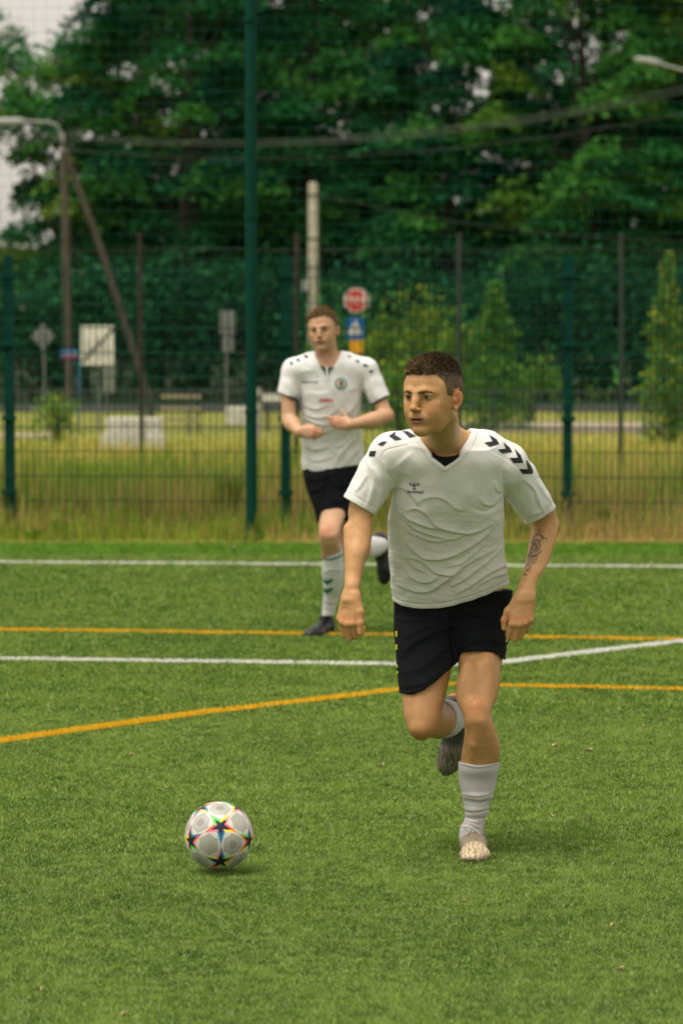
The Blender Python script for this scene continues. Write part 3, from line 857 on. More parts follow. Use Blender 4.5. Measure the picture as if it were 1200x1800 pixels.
# tall ball-stop net on one post in view
d = 30.55; px_ = P(442, 900, d)[0]
root = empty('ball_stop_net', (px_, d, 0), 'tall green net hung on a round steel mast in front of the mesh fence', 'net')
m = MB(); m.tube([(px_, d, -.3), (px_, d, 1.2), (px_, d, 6.0)], [.047, .047, .045], 20); m.tube([(px_, d, 6.0), (px_, d, 6.03)], [.05, .03], 20); m.tube([(px_, d, -.01), (px_, d, .02)], [.085, .085], 20)
mast = m.build('mast', M['post_green'], root, smooth=True)
for z in (1.0, 2.55, 4.1): MB().tube([(px_, d, z), (px_, d, z + .03)], .056, 16).build('bracket', M['post_green'], mast)
r_ = np.random.RandomState(3)
m = MB(); x0, x1 = px_ - 7.6, px_ + 9.0; cell = .095; yb_ = d + .06
sag = lambda x, z: .012 * math.sin(x * 1.1 + z * 2) + .008 * math.sin(x * 3.1)
for x in np.arange(x0, x1, cell):
    m.tube([(x + sag(x, z) * .6, yb_ + sag(z, x), z) for z in np.arange(.9, 6.0, .8)],   .0009, 3, cap=False)
for z in np.arange(.9, 6.0, cell):
    m.tube([(x, yb_ + sag(z, x), z + sag(x, z)) for x in np.arange(x0, x1 + .5, .8)], .0011, 3, cap=False)
m.build('netting', M['net_cord'], root)
# thin dark posts with chain link farther back
root = empty('chain_link_fence', (0, 42.0, 0), 'thin rusty posts with sagging chain link wire standing in the dry meadow', 'fence')
cps = [-590, -315, -40, 250, 520, 807, 1090, 1370, 1650, 1930]
base = []
for i, c in enumerate(cps):
    dd = 41.6 + .15 * math.sin(i * 2); x = P(c, 850, dd)[0]; base.append((x, dd))
    m = MB(); lean = .02 * math.sin(i * 3.7); m.tube([(x, dd, -.1), (x + lean, dd, 2.66)], .026, 10); m.tube([(x + lean, dd, 2.66), (x + lean, dd, 2.68)], .03, 10)
    m.build('post', M['rust'] if c in (250, 520) else M['dark_metal'], root, smooth=True)
m = MB(); xa, xb = base[0][0], base[-1][0]; yy = 41.63
for z in (.25, 1.3, 2.5): m.tube([(x, yy, z + .012 * math.sin(x * 3)) for x in np.linspace(xa, xb, 30)], .0028, 4, cap=False)
s = .11
for k, x in enumerate(np.arange(xa - 2.4, xb, s)):
    for sg in (1, -1):
        a = (x if sg > 0 else x + 2.25); p0 = [a, .25]; p1 = [a + sg * 2.25, 2.5]
        m.tube([(np.clip(p0[0], xa, xb), yy, .25 if xa <= p0[0] <= xb else .25 + abs(p0[0] - np.clip(p0[0], xa, xb))), (np.clip(p1[0], xa, xb), yy, 2.5 if xa <= p1[0] <= xb else 2.5 - abs(p1[0] - np.clip(p1[0], xa, xb)))], .0012, 3, cap=False)
m.build('wire', M['dark_metal'], root)
M['bar_metal'] = material('bar_metal', (.085, .10, .09), rough=.6)
# low grey bar fence by the road
root = empty('bar_fence', (0, 57.5, 0), 'low grey steel fence of thin upright bars beside the far road', 'fence')
m = MB(); zt = 1.75 - (683 - 561) / F * 57.5
for x in np.arange(-9, 9, .11): m.tube([(x, 57.5, 0), (x, 57.5, zt)], .007, 4)
m.build('bars', M['bar_metal'], root)
m = MB()
for z in (.10, zt - .04): m.box((0, 57.5, z), (18, .02, .014))
m.build('rail', M['bar_metal'], root)
for x in np.arange(-9, 9.1, 2.25): MB().box((x, 57.46, zt / 2), (.03, .03, zt + .03)).build('post', M['bar_metal'], root)

# ================================================================== roadside things
def textmesh(txt, c, size, mat, parent, dirx=(1, 0, 0), xs=1.0, bold=.02, name='lettering'):
    tr = text_polys(txt, 0, 0, 1.0, 1.0, 0, bold)
    xs_ = [p[0] for t in tr for p in t]; w = max(xs_); 
    V = [np.array(c) + np.array(dirx) * (p[0] - w / 2) * size * xs + np.array((0, 0, 1)) * (-p[1]) * size for t in tr for p in t]
    return make_mesh(name, np.array(V), np.arange(len(V)).reshape(-1, 3), mat, parent, smooth=False)
M['sign_white'] = material('sign_white', (.74, .72, .64), rough=.5)
M['sign_red'] = material('sign_red', (.55, .015, .02), rough=.45)
M['sign_blue'] = material('sign_blue', (.005, .10, .36), rough=.45)
M['sign_yellow'] = material('sign_yellow', (.72, .34, .01), rough=.45)
M['sign_black'] = material('sign_black', (.02, .025, .022), rough=.5)
M['blue_post'] = material('blue_paint', (.02, .16, .27), rough=.5, noise=(10, .1))
M['concrete'] = material('concrete', (.56, .53, .47), rough=.9, noise=(6, .15), bump=(40, .4, .01))
M['old_concrete'] = material('old_concrete', (.36, .34, .26), rough=.9, noise=(4, .25), bump=(30, .5, .01))
M['wood_grey'] = material('weathered_wood', (.085, .072, .050), rough=.9, noise=(6, .3), bump=(30, .5, .01))
M['lamp_metal'] = material('lamp_metal', (.30, .32, .29), rough=.5)
M['cable'] = material('cable', (.07, .08, .065), rough=.6)
rect = lambda w, h: [(-w / 2, -h / 2), (w / 2, -h / 2), (w / 2, h / 2), (-w / 2, h / 2)]
X_, Z_ = (1, 0, 0), (0, 0, 1)
def pole(root, x, y, z1, r, mat, lean=0.0, z0=-.1, name='pole'):
    return MB().tube([(x, y, z0), (x + lean, y, z1)], r, 12).build(name, mat, root, smooth=True)
def size_px(n, d): return n / F * d
# white board struck through
d = 60.0
c = P(171.5, 607, d); w, h = size_px(57, d), size_px(69, d)
root = empty('road_sign', (c[0], d, 0), 'white square road sign struck by one black diagonal on two grey legs', 'road sign')
bd = MB().plate(rect(w, h), c, X_, Z_, .02).build('board', M['sign_white'], root)
th = math.atan2(h * .92, w * 1.05); L = math.hypot(w, h) * .93; bw = .020
MB().plate([(-L / 2, -bw), (L / 2, -bw), (L / 2, bw), (-L / 2, bw)], c + np.array([.02, -.013, .01]), (math.cos(th), 0, math.sin(th)), (-math.sin(th), 0, math.cos(th)), .004).build('stripe', M['sign_black'], bd)
sil = [(-.42, -.32), (.42, -.32), (.42, -.05), (.30, -.05), (.30, .10), (.18, .10), (.18, -.02), (.06, -.02), (.06, .18), (-.02, .30), (-.10, .18), (-.10, 0), (-.24, 0), (-.24, .12), (-.36, .12), (-.36, -.06), (-.42, -.06)]
M['sign_grey'] = material('sign_grey_print', (.50, .49, .43), rough=.5)
MB().plate([(a * w, b * h) for a, b in sil], c + np.array([0, -.0115, 0]), X_, Z_, .002).build('town_outline', M['sign_grey'], bd)
for px in (173, 188): pole(root, P(px, 650, d)[0], d + .035, c[2] + .1, .016, M['grey_metal'], name='leg')
c2 = P(192, 668, d); MB().plate(rect(size_px(22, d), size_px(46, d)), c2 + np.array([0, -.03, 0]), X_, Z_, .012).build('small_plate', material('dull_plate', (.17, .19, .15), rough=.6), root)
# backs of signs
def sign_back(shape, cpx, size, polepx, d, label, topz=None, lean=0.0, extra=None):
    c = P(*cpx, d); root = empty('road_sign', (c[0], d, 0), label, 'road sign')
    MB().plate([(a * size_px(size[0], d), b * size_px(size[1], d)) for a, b in shape], c, X_, Z_, .015).build('board', M['grey_metal'], root)
    if extra: MB().plate(rect(size_px(extra[2], d), size_px(extra[3], d)), P(extra[0], extra[1], d), X_, Z_, .015).build('lower_board', M['grey_metal'], root)
    pole(root, P(polepx, 700, d)[0], d - .03, c[2] + .05, .017, M['grey_metal'], lean, name='pole')
sign_back([(0, -.5), (.5, 0), (0, .5), (-.5, 0)], (76, 591), (43, 46), 84, 61.0, 'grey back of a diamond road sign on a leaning pole', lean=-.07)
sign_back(rect(1, 1), (400, 567), (27, 42), 399, 62.0, 'grey backs of two stacked rectangular road signs on a thin pole', extra=(400, 605, 21, 27))
# street name sign
d = 59.0; c = P(123, 622, d)
root = empty('street_name_sign', (P(138, 700, d)[0], d, 0), 'small blue street name board with a red lower band on a blue post', 'street sign')
b_ = MB().plate(rect(size_px(31, d), size_px(15, d)), c, X_, Z_, .015).build('board', M['sign_blue'], root)
MB().plate(rect(size_px(26, d), size_px(2.4, d)), c + np.array([0, -.012, -size_px(4.8, d)]), X_, Z_, .006).build('red_band', M['sign_red'], b_)
MB().plate(rect(size_px(25, d), size_px(5, d)), c + np.array([0, -.012, size_px(1.5, d)]), X_, Z_, .006).build('pale_band', material('pale_blue_print', (.25, .42, .52)), b_)
pole(root, P(138.5, 700, d)[0], d, c[2] + .06, .020, M['blue_post'], name='post')
# stop sign over a crossing sign over a yellow plate
d = 58.5; c = P(625, 528, d); R8 = size_px(22, d)
root = empty('stop_sign', (c[0], d, 0), 'red octagonal stop sign above a blue crossing sign and a yellow plate', 'road sign')
octo = lambda r: [(r * math.cos(math.pi / 8 + i * math.pi / 4), r * math.sin(math.pi / 8 + i * math.pi / 4)) for i in range(8)]
MB().plate(octo(R8 * 1.06), c + np.array([size_px(2.5, d), .035, 0]), X_, Z_, .02).build('back_plate', material('sign_edge', (.30, .29, .24), rough=.6), root)
st_ = MB().plate(octo(R8), c, X_, Z_, .02).build('stop_border', M['sign_white'], root)
so = MB().plate(octo(R8 * .88), c + np.array([0, -.012, 0]), X_, Z_, .006).build('stop_face', M['sign_red'], st_)
textmesh('STOP', c + np.array([0, -.018, -R8 * .30]), R8 * .85, M['sign_white'], st_, xs=.80)
c = P(624, 577, d); w = size_px(30, d)
b_ = MB().plate(rect(w, size_px(38, d)), c, X_, Z_, .016).build('crossing_sign', M['sign_blue'], root)
MB().plate([(-w * .40, -w * .34), (w * .40, -w * .34), (0, w * .50)], c + np.array([0, -.011, 0]), X_, Z_, .004).build('crossing_triangle', M['sign_white'], b_)
f_ = MB()                                                # walking figure
f_.tube([c + np.array([.008, -.016, w * .16]), c + np.array([.008, -.016, w * .17])], w * .055, 10)
f_.tube([c + np.array([.008, -.016, w * .12]), c + np.array([0, -.016, -w * .08])], [w * .045, w * .035], 6)
f_.tube([c + np.array([0, -.016, -w * .06]), c + np.array([w * .11, -.016, -w * .28])], w * .022, 6); f_.tube([c + np.array([0, -.016, -w * .06]), c + np.array([-w * .11, -.016, -w * .28])], w * .022, 6)
f_.tube([c + np.array([.004, -.016, w * .08]), c + np.array([w * .13, -.016, -w * .04])], w * .018, 6); f_.tube([c + np.array([.004, -.016, w * .08]), c + np.array([-w * .12, -.016, -w * .03])], w * .018, 6)
f_.build('walking_figure', M['sign_black'], b_)
c = P(626, 611, d); MB().plate(rect(size_px(22, d), size_px(26, d)), c, X_, Z_, .016).build('yellow_plate', M['sign_yellow'], root)
pole(root, P(625, 600, d)[0], d + .06, P(625, 505, d)[2], .020, M['grey_metal'])
# concrete blocks, rails, markers beyond the fence
def block(px0, px1, py0, py1, d, label, mat='concrete', depth=.5, group='concrete slabs stacked in the meadow'):
    a, b = P(px0, py1, d), P(px1, py0, d); root = None
    m = MB(); m.box(((a[0] + b[0]) / 2, d + depth / 2, (a[2] + b[2]) / 2), (b[0] - a[0], depth, b[2] - a[2]))
    o = m.build('concrete_slab', M[mat], None, bevel=.015); tag(o, label, 'slab', group)
gz = P(200, 792, 50.9)[2]
block(178, 288, 763.5, 792, 50.9, 'pale concrete slab lying lowest of the stack left of the tall mast', depth=.5)
block(186, 284, 735, 763, 50.95, 'paler concrete slab lying on top of the stack left of the tall mast', depth=.45)
block(397, 436, 716, 748, 56.0, 'small pale concrete block just left of the tall mast base, alone in the grass', depth=.4, group=None)
root = empty('rail_barrier', (P(318, 700, 58.3)[0], 58.3, 0), 'dark timber barrier with three pale plank rails behind the concrete slabs', 'barrier')
for y in (697, 718, 738):
    a, b = P(284, y, 58.3), P(352, y, 58.3); MB().box(((a[0] + b[0]) / 2, 58.3, a[2]), (b[0] - a[0], .05, .050)).build('rail', material('pale_plank', (.42, .36, .22), rough=.8) if y == 697 else bpy.data.materials['pale_plank'], root)
for x, w_ in ((266, .10), (330, .03), (350, .03)):
    a = P(x, 700, 58.36); MB().box((a[0], 58.37, a[2] / 2 + .03), (w_, .04, a[2] + .10)).build('post', M['dark_metal'], root)
root = empty('marker_post', (P(456, 700, 54.5)[0], 54.5, 0), 'slim whitish post standing in the grass just right of the tall mast', 'post')
a = P(456, 684, 54.5); MB().tube([(a[0], 54.5, -.05), (a[0], 54.5, a[2]), (a[0], 54.5, a[2] + .02)], [.030, .028, .015], 12).build('shaft', M['old_concrete'], root, smooth=True)
MB().tube([(a[0], 54.5, a[2] - .16), (a[0], 54.5, a[2] - .10)], [.031, .031], 12).build('band', M['sign_black'], root, smooth=True)
# low white barrier board, mostly behind the blond player
d = 60.0; root = empty('white_barrier', (P(500, 700, d)[0], d, 0), 'low white barrier board on dark legs half hidden behind the blond player', 'barrier')
a, b = P(462, 708, d), P(560, 693, d); MB().box(((a[0] + b[0]) / 2, d, (a[2] + b[2]) / 2), (b[0] - a[0], .05, b[2] - a[2])).build('board', M['sign_white'], root, bevel=.008)
for x in (470, 512, 552): q = P(x, 700, d); MB().box((q[0], d + .045, q[2] / 2), (.06, .04, q[2] + .06)).build('leg', M['dark_metal'], root)
# poles
d = 76.0
xw = P(116, 700, d)[0]; zt = P(110, 232, d)[2]
root = empty('wooden_pole', (xw, d, 0), 'old wooden utility pole with a leaning brace and a lamp arm at the left', 'utility pole')
MB().tube([(P(124, 700, d)[0], d, -.2), (P(117, 450, d)[0], d, P(117, 450, d)[2]), (P(111, 230, d)[0], d, zt)], [.095, .085, .070], 12).build('shaft', M['wood_grey'], root, smooth=True)
MB().tube([(P(271, 712, d)[0], d + .4, -.2), (P(174, 430, d)[0], d + .2, P(174, 430, d)[2]), (P(117, 275, d)[0], d + .02, P(117, 275, d)[2])], [.075, .070, .060], 12).build('brace', M['wood_grey'], root, smooth=True)
la = MB().tube([(P(109, 245, d)[0], d - .08, P(109, 245, d)[2]), (P(102, 220, d)[0], d - .1, P(102, 220, d)[2]), (P(85, 215, d)[0], d - .1, P(85, 215, d)[2]), (P(40, 214, d)[0], d - .1, P(40, 213, d)[2])], .026, 8).build('lamp_arm', M['lamp_metal'], root, smooth=True)
hd = MB(); c = P(20, 213.5, d); hd.tube([c + np.array([.30, -.1, 0]), c + np.array([.18, -.1, -.01]), c + np.array([-.22, -.1, -.01]), c + np.array([-.34, -.1, 0])], [.03, .085, .075, .02], 12); hd.build('lamp_head', M['lamp_metal'], la, smooth=True)
for i, y in enumerate((238, 246, 262)):
    c = P(113, y, d); MB().tube([c + np.array([-.02, -.10, -.04]), c + np.array([-.02, -.10, .05])], [.035, .022], 8).build('insulator', M['lamp_metal'], root, smooth=True)
d = 73.0
root = empty('concrete_pole', (P(550, 700, d)[0], d, 0), 'pale concrete pole with a small box on its side rising behind the blond player', 'utility pole')
MB().tube([(P(551, 700, d)[0], d, -.2), (P(550, 326, d)[0], d, P(550, 326, d)[2]), (P(550, 320, d)[0], d, P(550, 320, d)[2])], [.11, .090, .07], 16).build('shaft', M['old_concrete'], root, smooth=True)
c = P(537, 502, d); MB().box((c[0], d - .05, c[2]), (.13, .14, .20)).build('junction_box', M['lamp_metal'], root, bevel=.01)
for y in (343, 420, 470): c = P(550, y, d); MB().tube([c - np.array([0, 0, .02]), c + np.array([0, 0, .02])], .102, 16).build('strap', M['dark_metal'], root, smooth=True)
# right street lamp, its pole just outside the picture
d = 70.0; px0 = P(1290, 700, d)[0]
root = empty('street_lamp', (px0, d, 0), 'street lamp whose slim grey arm reaches in from the upper right', 'street lamp')
MB().tube([(px0, d, -.1), (px0, d, 3.5), (px0, d, P(1290, 145, d)[2])], [.075, .06, .045], 14).build('pole', M['lamp_metal'], root, smooth=True)
ar = MB().tube([(px0, d, P(1290, 150, d)[2]), (P(1240, 133, d)[0], d, P(1240, 133, d)[2]), (P(1160, 113, d)[0], d, P(1160, 113, d)[2])], .024, 8).build('lamp_arm', M['lamp_metal'], root, smooth=True)
c = P(1138, 107, d); a0 = unit((-1, 0, .18)); hd = MB(); hd.tube([c - a0 * .26, c - a0 * .14, c + a0 * .14, c + a0 * .26], [.03, .065, .055, .02], 12); hd.build('lamp_head', M['lamp_metal'], ar, smooth=True)
# overhead cables: sag between the poles
def cable(a, b, sag_, r=.011, label=None, n=24, group='overhead cables'):
    a, b = np.array(a), np.array(b); pts = [a + (b - a) * t + np.array([0, 0, -sag_ * 4 * t * (1 - t)]) for t in np.linspace(0, 1, n)]
    o = MB().tube(pts, r, 5).build('cable', M['cable'], None, smooth=True); tag(o, label, 'cable', group)
A = P(113, 238, 76); Bp = lambda y: P(1420, y, 66)
cable(P(113, 236, 76), Bp(98), .62, .010, 'upper cable of the twisted bundle crossing from the wooden pole to the upper right')
cable(P(113, 240, 76), Bp(106), .66, .009, 'second cable of the bundle crossing from the wooden pole to the upper right')
cable(P(113, 247, 76), Bp(112), .55, .006, 'thinner cable just under the bundle from the wooden pole')
cable(P(113, 262, 76), Bp(150), .60, .005, 'lowest thin cable leaving the wooden pole to the right')
cable(P(550, 338, 73), P(1420, 420, 70),   .35, .004, 'thin cable leaving the top of the pale concrete pole', group=None)
cable(P(113, 290, 76), P(330, 345, 88), .10, .012, 'short drop cable from the wooden pole into the trees', group=None)
for y, dy in ((236, -36), (244, -30)): cable(P(111, y, 76), P(-260, y + dy, 80), .2, .012, ('upper' if y == 236 else 'lower') + ' cable running from the wooden pole off to the left')
# ================================================================== trees
M['leaf'] = material('leaf', (1, 1, 1), rough=0.7, spec=0.06, attr=True, trans=0.22)
M['bark'] = material('bark', (.045, .038, .028), rough=.95, noise=(3, .3), bump=(12, .8, .03))
DK = [(0.006, 0.055, 0.028), (0.012, 0.086, 0.035), (0.023, 0.125, 0.039)]  # bluish cast of tree shadows put into the dark leaf colours
MD = [(0.016, 0.101, 0.027), (0.030, 0.152, 0.033), (0.059, 0.206, 0.033)]
YL = [(0.048, 0.154, 0.022), (0.090, 0.208, 0.022), (0.149, 0.256, 0.026)]
YY = [(.190, .250, .022), (.260, .310, .030), (.320, .350, .055)]
def tree(name, x, y, H, R, zc, cols, seed, label, nclump=70, leaves=150, leaf=.085, group='trees along the far road', holes=None, keep=None, bright=None, trunk_r=.28, lean=0.0, cz=None):
    r = np.random.RandomState(seed)
    root = empty(name, (x, y, 0), label, 'tree', group)
    m = MB(); top = H * .82; tp = [(x + lean * t * H + .12 * math.sin(t * 5 + seed), y, -.2 + t * top) for t in np.linspace(0, 1, 7)]
    m.tube(tp, [trunk_r * (1 - .8 * t) for t in np.linspace(0, 1, 7)], 10)
    cl = []
    for i in range(nclump):
        for _ in range(20):
            u = r.normal(size=3); u /= np.linalg.norm(u); s = r.uniform(.35, 1) ** .45
            c = np.array([x + lean * zc + u[0] * R * s, y + u[1] * R * .7 * s, zc + u[2] * (H - zc if u[2] > 0 else zc * .92) * s])
            if holes is not None and any(((c[0] - hx) / hr) ** 2 + ((c[2] - hz) / hh) ** 2 < 1 for hx, hz, hr, hh in holes): continue
            if c[2] < .9: continue
            break
        else: continue
        cl.append(c)
    for c in cl[::5]:
        k = r.randint(1, 5); p0 = np.array(tp[k]); mid = (p0 + c) / 2 + np.array([0, 0, -.15]) + r.normal(0, .15, 3)
        m.tube([p0, mid, c], [trunk_r * .20, trunk_r * .11, .015], 6)
    m.build('trunk', M['bark'], root, smooth=True)
    VV = []; CC = []
    for c in cl:
        rad = r.uniform(.45, .95) * (R / 3.2) ** .3; n = int(leaves * r.uniform(.7, 1.3))
        u = r.normal(size=(n, 3)); u /= np.linalg.norm(u, axis=1)[:, None]; u[:, 2] = np.where(u[:, 2] < -.15, -u[:, 2] * .6 - .1, u[:, 2])
        rr = r.uniform(.45, 1.05, n)[:, None] * rad
        p = c + u * rr * np.array([1.15, 1.0, .62]); p[:, 2] -= .35 * (((p[:, 0] - c[0]) ** 2 + (p[:, 1] - c[1]) ** 2) / rad)
        p += r.normal(0, .05, p.shape)
        up = cols[np.clip(r.randint(0, len(cols)), 0, len(cols) - 1)]
        tone = r.uniform(.8, 1.22)
        VV.append(p); CC.append(np.tile(np.array(up) * tone, (n, 1)))
    P0 = np.concatenate(VV); Cc = np.concatenate(CC)
    if holes is not None:
        k = np.ones(len(P0), bool)
        for hx, hz, hr, hh in holes: k &= ((P0[:, 0] - hx) / (hr * .8)) ** 2 + ((P0[:, 2] - hz) / (hh * .8)) ** 2 > r.uniform(.3, 1.1, len(P0))
        P0, Cc = P0[k], Cc[k]
    k = (P0[:, 2] > .05); P0, Cc = P0[k], Cc[k]
    V, Fq, _ = leaf_mesh(P0, leaf, [(1, 1, 1)], r, seed)
    C = np.repeat(Cc[:, None], 4, 1).reshape(-1, 3) * np.repeat(r.uniform(.85, 1.18, len(P0)), 4)[:, None]
    make_mesh('crown', V, Fq, M['leaf'], root, col=C, smooth=False)
def wx(px, d): return P(px, 500, d)[0]
def wz(py, d): return P(600, py, d)[2]
hole = lambda px, py, rx, ry, d: (wx(px, d), wz(py, d), size_px(rx, d), size_px(ry, d))
TD = 86.0
H1 = [hole(12, 335, 34, 110, TD), hole(98, 32, 44, 34, TD), hole(60, 75, 16, 12, TD), hole(262, 195, 14, 22, TD), hole(335, 178, 18, 8, TD), hole(165, 185, 14, 10, TD), hole(15, 170, 16, 40, TD)]
H2 = [hole(840, 160, 22, 42, TD), hole(838, 285, 30, 18, TD), hole(812, 222, 28, 14, TD), hole(845, 26, 18, 10, TD), hole(855, 122, 12, 14, TD)]
LAB = ['sparse light tree at the far left with sky showing between its branches', 'slender pale green tree standing behind the wooden pole', 'tall dark tree just left of the green mast', 'broad bright topped tree right of the green mast', 'dark tree filling the middle behind the concrete pole',
       'tall tree in front of the gap of sky right of centre', 'yellow green crowned tree right of the sky gap', 'dark dense tree near the right lamp', 'bushy tree at the right edge under the lamp arm']
specs = [(-8.6, 85, 9.8, 2.1, 5.2, MD + YL[:2], 84, 1), (-5.7, 84, 8.6, 2.1, 5.2, MD + YL, 100, 2), (-3.3, 83.5, 12.5, 2.8, 5.4, MD + DK, 135, 3), (-.7, 84.5, 13, 2.8, 5.6, MD + YL[:1], 140, 4), (1.5, 88, 12.5, 2.4, 5.4, DK + MD, 120, 5),
         (2.2, 83, 12, 1.9, 4.0, MD + DK, 125, 6), (5.2, 82.5, 13, 2.7, 5.6, MD + YL + MD, 175, 7), (7.4, 84, 12.5, 2.7, 5.6, MD + MD + DK, 160, 8), (10.2, 83, 12, 2.6, 5.2, MD + YL, 130, 9)]
for i, (x, y, H, R, zc, cols, nc, sd) in enumerate(specs):
    tree('tree', x, y, H, R, zc, cols, 100 + sd, LAB[i], nclump=nc, leaves=300 if i > 1 else 190, leaf=.082, holes=H1 + H2, trunk_r=.10 if i < 2 else .16)
back = [(-3.6, 95, 14, 3.2, 5.6, 21, 'darker tree in the second row behind the brace of the wooden pole'), (.6, 97, 15, 3.4, 6.0, 22, 'darker tree in the second row behind the green mast'),
        (4.4, 99, 4.6, 3.0, 2.4, 23, 'low dark tree in the second row beneath the sky gap'), (7.6, 96, 15, 3.2, 6.0, 24, 'darker tree in the second row near the upper right'), (11.6, 95, 15, 3.2, 6.0, 25, 'darker tree in the second row beyond the right edge'),
        (-4.6, 92, 10.5, 1.9, 5.2, 27, 'darker tree in the second row just right of the wooden pole'), (-1.2, 93, 14, 2.8, 6.2, 28, 'darker tree in the second row left of the pale concrete pole'), (6.2, 92, 13, 2.6, 6.0, 29, 'darker tree in the second row behind the right square fence post'),
        (-7.0, 96, 5.2, 2.0, 2.6, 26, 'low tree in the second row behind the diamond sign')]
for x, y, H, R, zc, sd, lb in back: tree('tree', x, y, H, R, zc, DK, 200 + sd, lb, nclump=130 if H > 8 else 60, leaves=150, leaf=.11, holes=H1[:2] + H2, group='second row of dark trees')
# undergrowth in the shade beneath the crowns
def shrub(name, x, y, rad, h, n, cols, seed, label, leaf=.05, cone=False, group=None, cat_='shrub', clumps=None):
    r = np.random.RandomState(seed); root = empty(name, (x, y, 0), label, cat_, group)
    if cone: V, Fq, C = leafy(name, x, y, rad, h, n, cols, seed, label, cat_, leaf=leaf, cone=True)
    else:
        nc = 26; cc = r.normal(size=(nc, 3)) * [.50, .45, .28]; ti = r.uniform(.18, 1.0, nc); rr = rad * r.uniform(.14, .34, nc)
        w_ = np.sin(np.clip(ti, 0, 1) * 2.4 + .35); ctr = np.stack([x + cc[:, 0] * rad * w_ * 1.6, y + cc[:, 1] * rad * w_, ti * h], 1)
        k = r.randint(0, nc, n); V0 = ctr[k] + r.normal(size=(n, 3)) * rr[k][:, None] * [1, 1, 1.15]; V0[:, 2] = np.abs(V0[:, 2]) + .03
        tw = r.uniform(size=n) < .10; V0[tw, 2] = h * r.uniform(.6, 1.25, tw.sum()); V0[tw, 0] = x + np.round(r.normal(0, .5, tw.sum()) * 5) / 5 * rad
        tone = r.uniform(.6, 1.35, nc); V, Fq, C = leaf_mesh(V0, leaf * 1.1, cols, r, seed); C = C * np.repeat(tone[k], 4)[:, None]
    make_mesh('foliage', V, Fq, M['leaf'], root, col=C, smooth=False)
    m = MB()
    for i in range(5 if not cone else 1):
        a = r.uniform(0, 6.28); e = .55 * rad if not cone else 0
        m.tube([(x, y, -.05), (x + .5 * e * math.cos(a), y + .5 * e * math.sin(a), h * .35), (x + e * math.cos(a), y + e * math.sin(a), h * .75)], [.03, .02, .008], 6)
    m.build('stem', M['bark'], root, smooth=True)
UB = ['beyond the left edge', 'behind the diamond sign', 'behind the white struck-through sign', 'between the rusty post and the twin sign backs', 'just behind the tall green mast', 'behind the stop sign pole',
      'between the stop sign and the cone shaped tree', 'behind the front player', 'just left of the right square fence post', 'behind the rightmost thin dark post', 'beyond the right edge']
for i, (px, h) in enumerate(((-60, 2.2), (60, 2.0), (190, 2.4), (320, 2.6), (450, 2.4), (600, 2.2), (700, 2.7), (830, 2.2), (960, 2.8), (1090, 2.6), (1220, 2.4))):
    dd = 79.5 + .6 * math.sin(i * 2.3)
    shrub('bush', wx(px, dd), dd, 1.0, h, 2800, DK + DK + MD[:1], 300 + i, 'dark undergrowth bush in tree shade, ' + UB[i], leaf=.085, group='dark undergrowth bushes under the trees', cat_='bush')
G1 = 'bright shrubs behind the fences'
for px, d, rad, h, n, cols, lb in ((682, 62, .42, 1.75, 1500, YL + YY[:1], 'bright green shrub just right of the stop sign'), (735, 63, .48, 1.85, 1700, YL + YY[:2], 'yellow green shrub above the front player\'s head'),
                                   (790, 61, .36, 1.60, 1200, YL + YY[:1], 'bright shrub between the front player\'s head and the cone shaped tree'), (930, 64, .50, .95, 900, YL, 'low green shrub between the cone shaped tree and the square post'),
                                   (578, 67, .34, 1.9, 700, MD + YL, 'loose green shrub climbing beside the pale concrete pole'), (700, 57, .55, .9, 1100, YL + YY[:1], 'low mound of bright leaves behind the front player\'s shoulder')):
    shrub('shrub', wx(px, d), d, rad, h, n, cols, int(px), lb, leaf=.045, group=G1)
shrub('columnar_tree', wx(868, 60), 60, .50, 2.30, 3600, MD + YL + YL[1:], 870, 'cone shaped young tree right of the front player\'s head', leaf=.045, cone=True, cat_='tree')
shrub('columnar_tree', wx(1172, 52), 52, .36, 2.62, 3200, YL + YY + MD, 1172, 'slender yellow green young tree at the right edge of the fence', leaf=.042, cone=True, cat_='tree')
shrub('shrub', wx(100, 53.5), 53.5, .34, .55, 700, YL + YY[:2], 77, 'yellow flowering low shrub below the blue street name board', leaf=.035)
shrub('shrub', wx(1185, 54), 54, .30, 1.5, 900, MD + YL, 79, 'thin green shrub leaning at the right edge under the young tree', leaf=.045)
# tall green clumps in front of and through the fence
def clump(px, d, h, w, n, cols, seed, label):
    r = np.random.RandomState(seed); x0 = P(px, 900, d)[0]
    a = r.uniform(0, 6.28, n); rr = r.uniform(0, w, n); L = h * r.uniform(.5, 1.1, n)
    b = np.stack([x0 + rr * np.cos(a) * .4, d + rr * np.sin(a) * .3], 1); tip = np.stack([x0 + rr * np.cos(a) * 1.6, d + rr * np.sin(a) * .9], 1)
    s = r.uniform(.004, .009, n)[:, None] * np.array([[1, 0]])
    p = np.zeros((n, 5, 3)); p[:, 0, :2] = b - s; p[:, 1, :2] = b + s; m_ = b * .55 + tip * .45; p[:, 2, :2] = m_ + s * 1.3; p[:, 3, :2] = m_ - s * 1.3; p[:, 2:4, 2] = (L * .6)[:, None]
    p[:, 4, :2] = tip; p[:, 4, 2] = L
    c = np.array(cols)[r.randint(0, len(cols), n)] * r.uniform(.7, 1.3, (n, 1)); C = np.repeat(c[:, None], 5, 1).reshape(-1, 3); k = np.arange(n)[:, None] * 5
    o = make_mesh('grass_clump', p.reshape(-1, 3), np.concatenate([k + np.array([[0, 1, 2]]), k + np.array([[0, 2, 3]]), k + np.array([[3, 2, 4]])]), M['weed'], None, col=C, smooth=False)
    tag(o, label, 'grass clump', 'lush grass clumps at the foot of the fence')
GR = [(.06, .16, .012), (.09, .20, .015), (.14, .22, .02)]
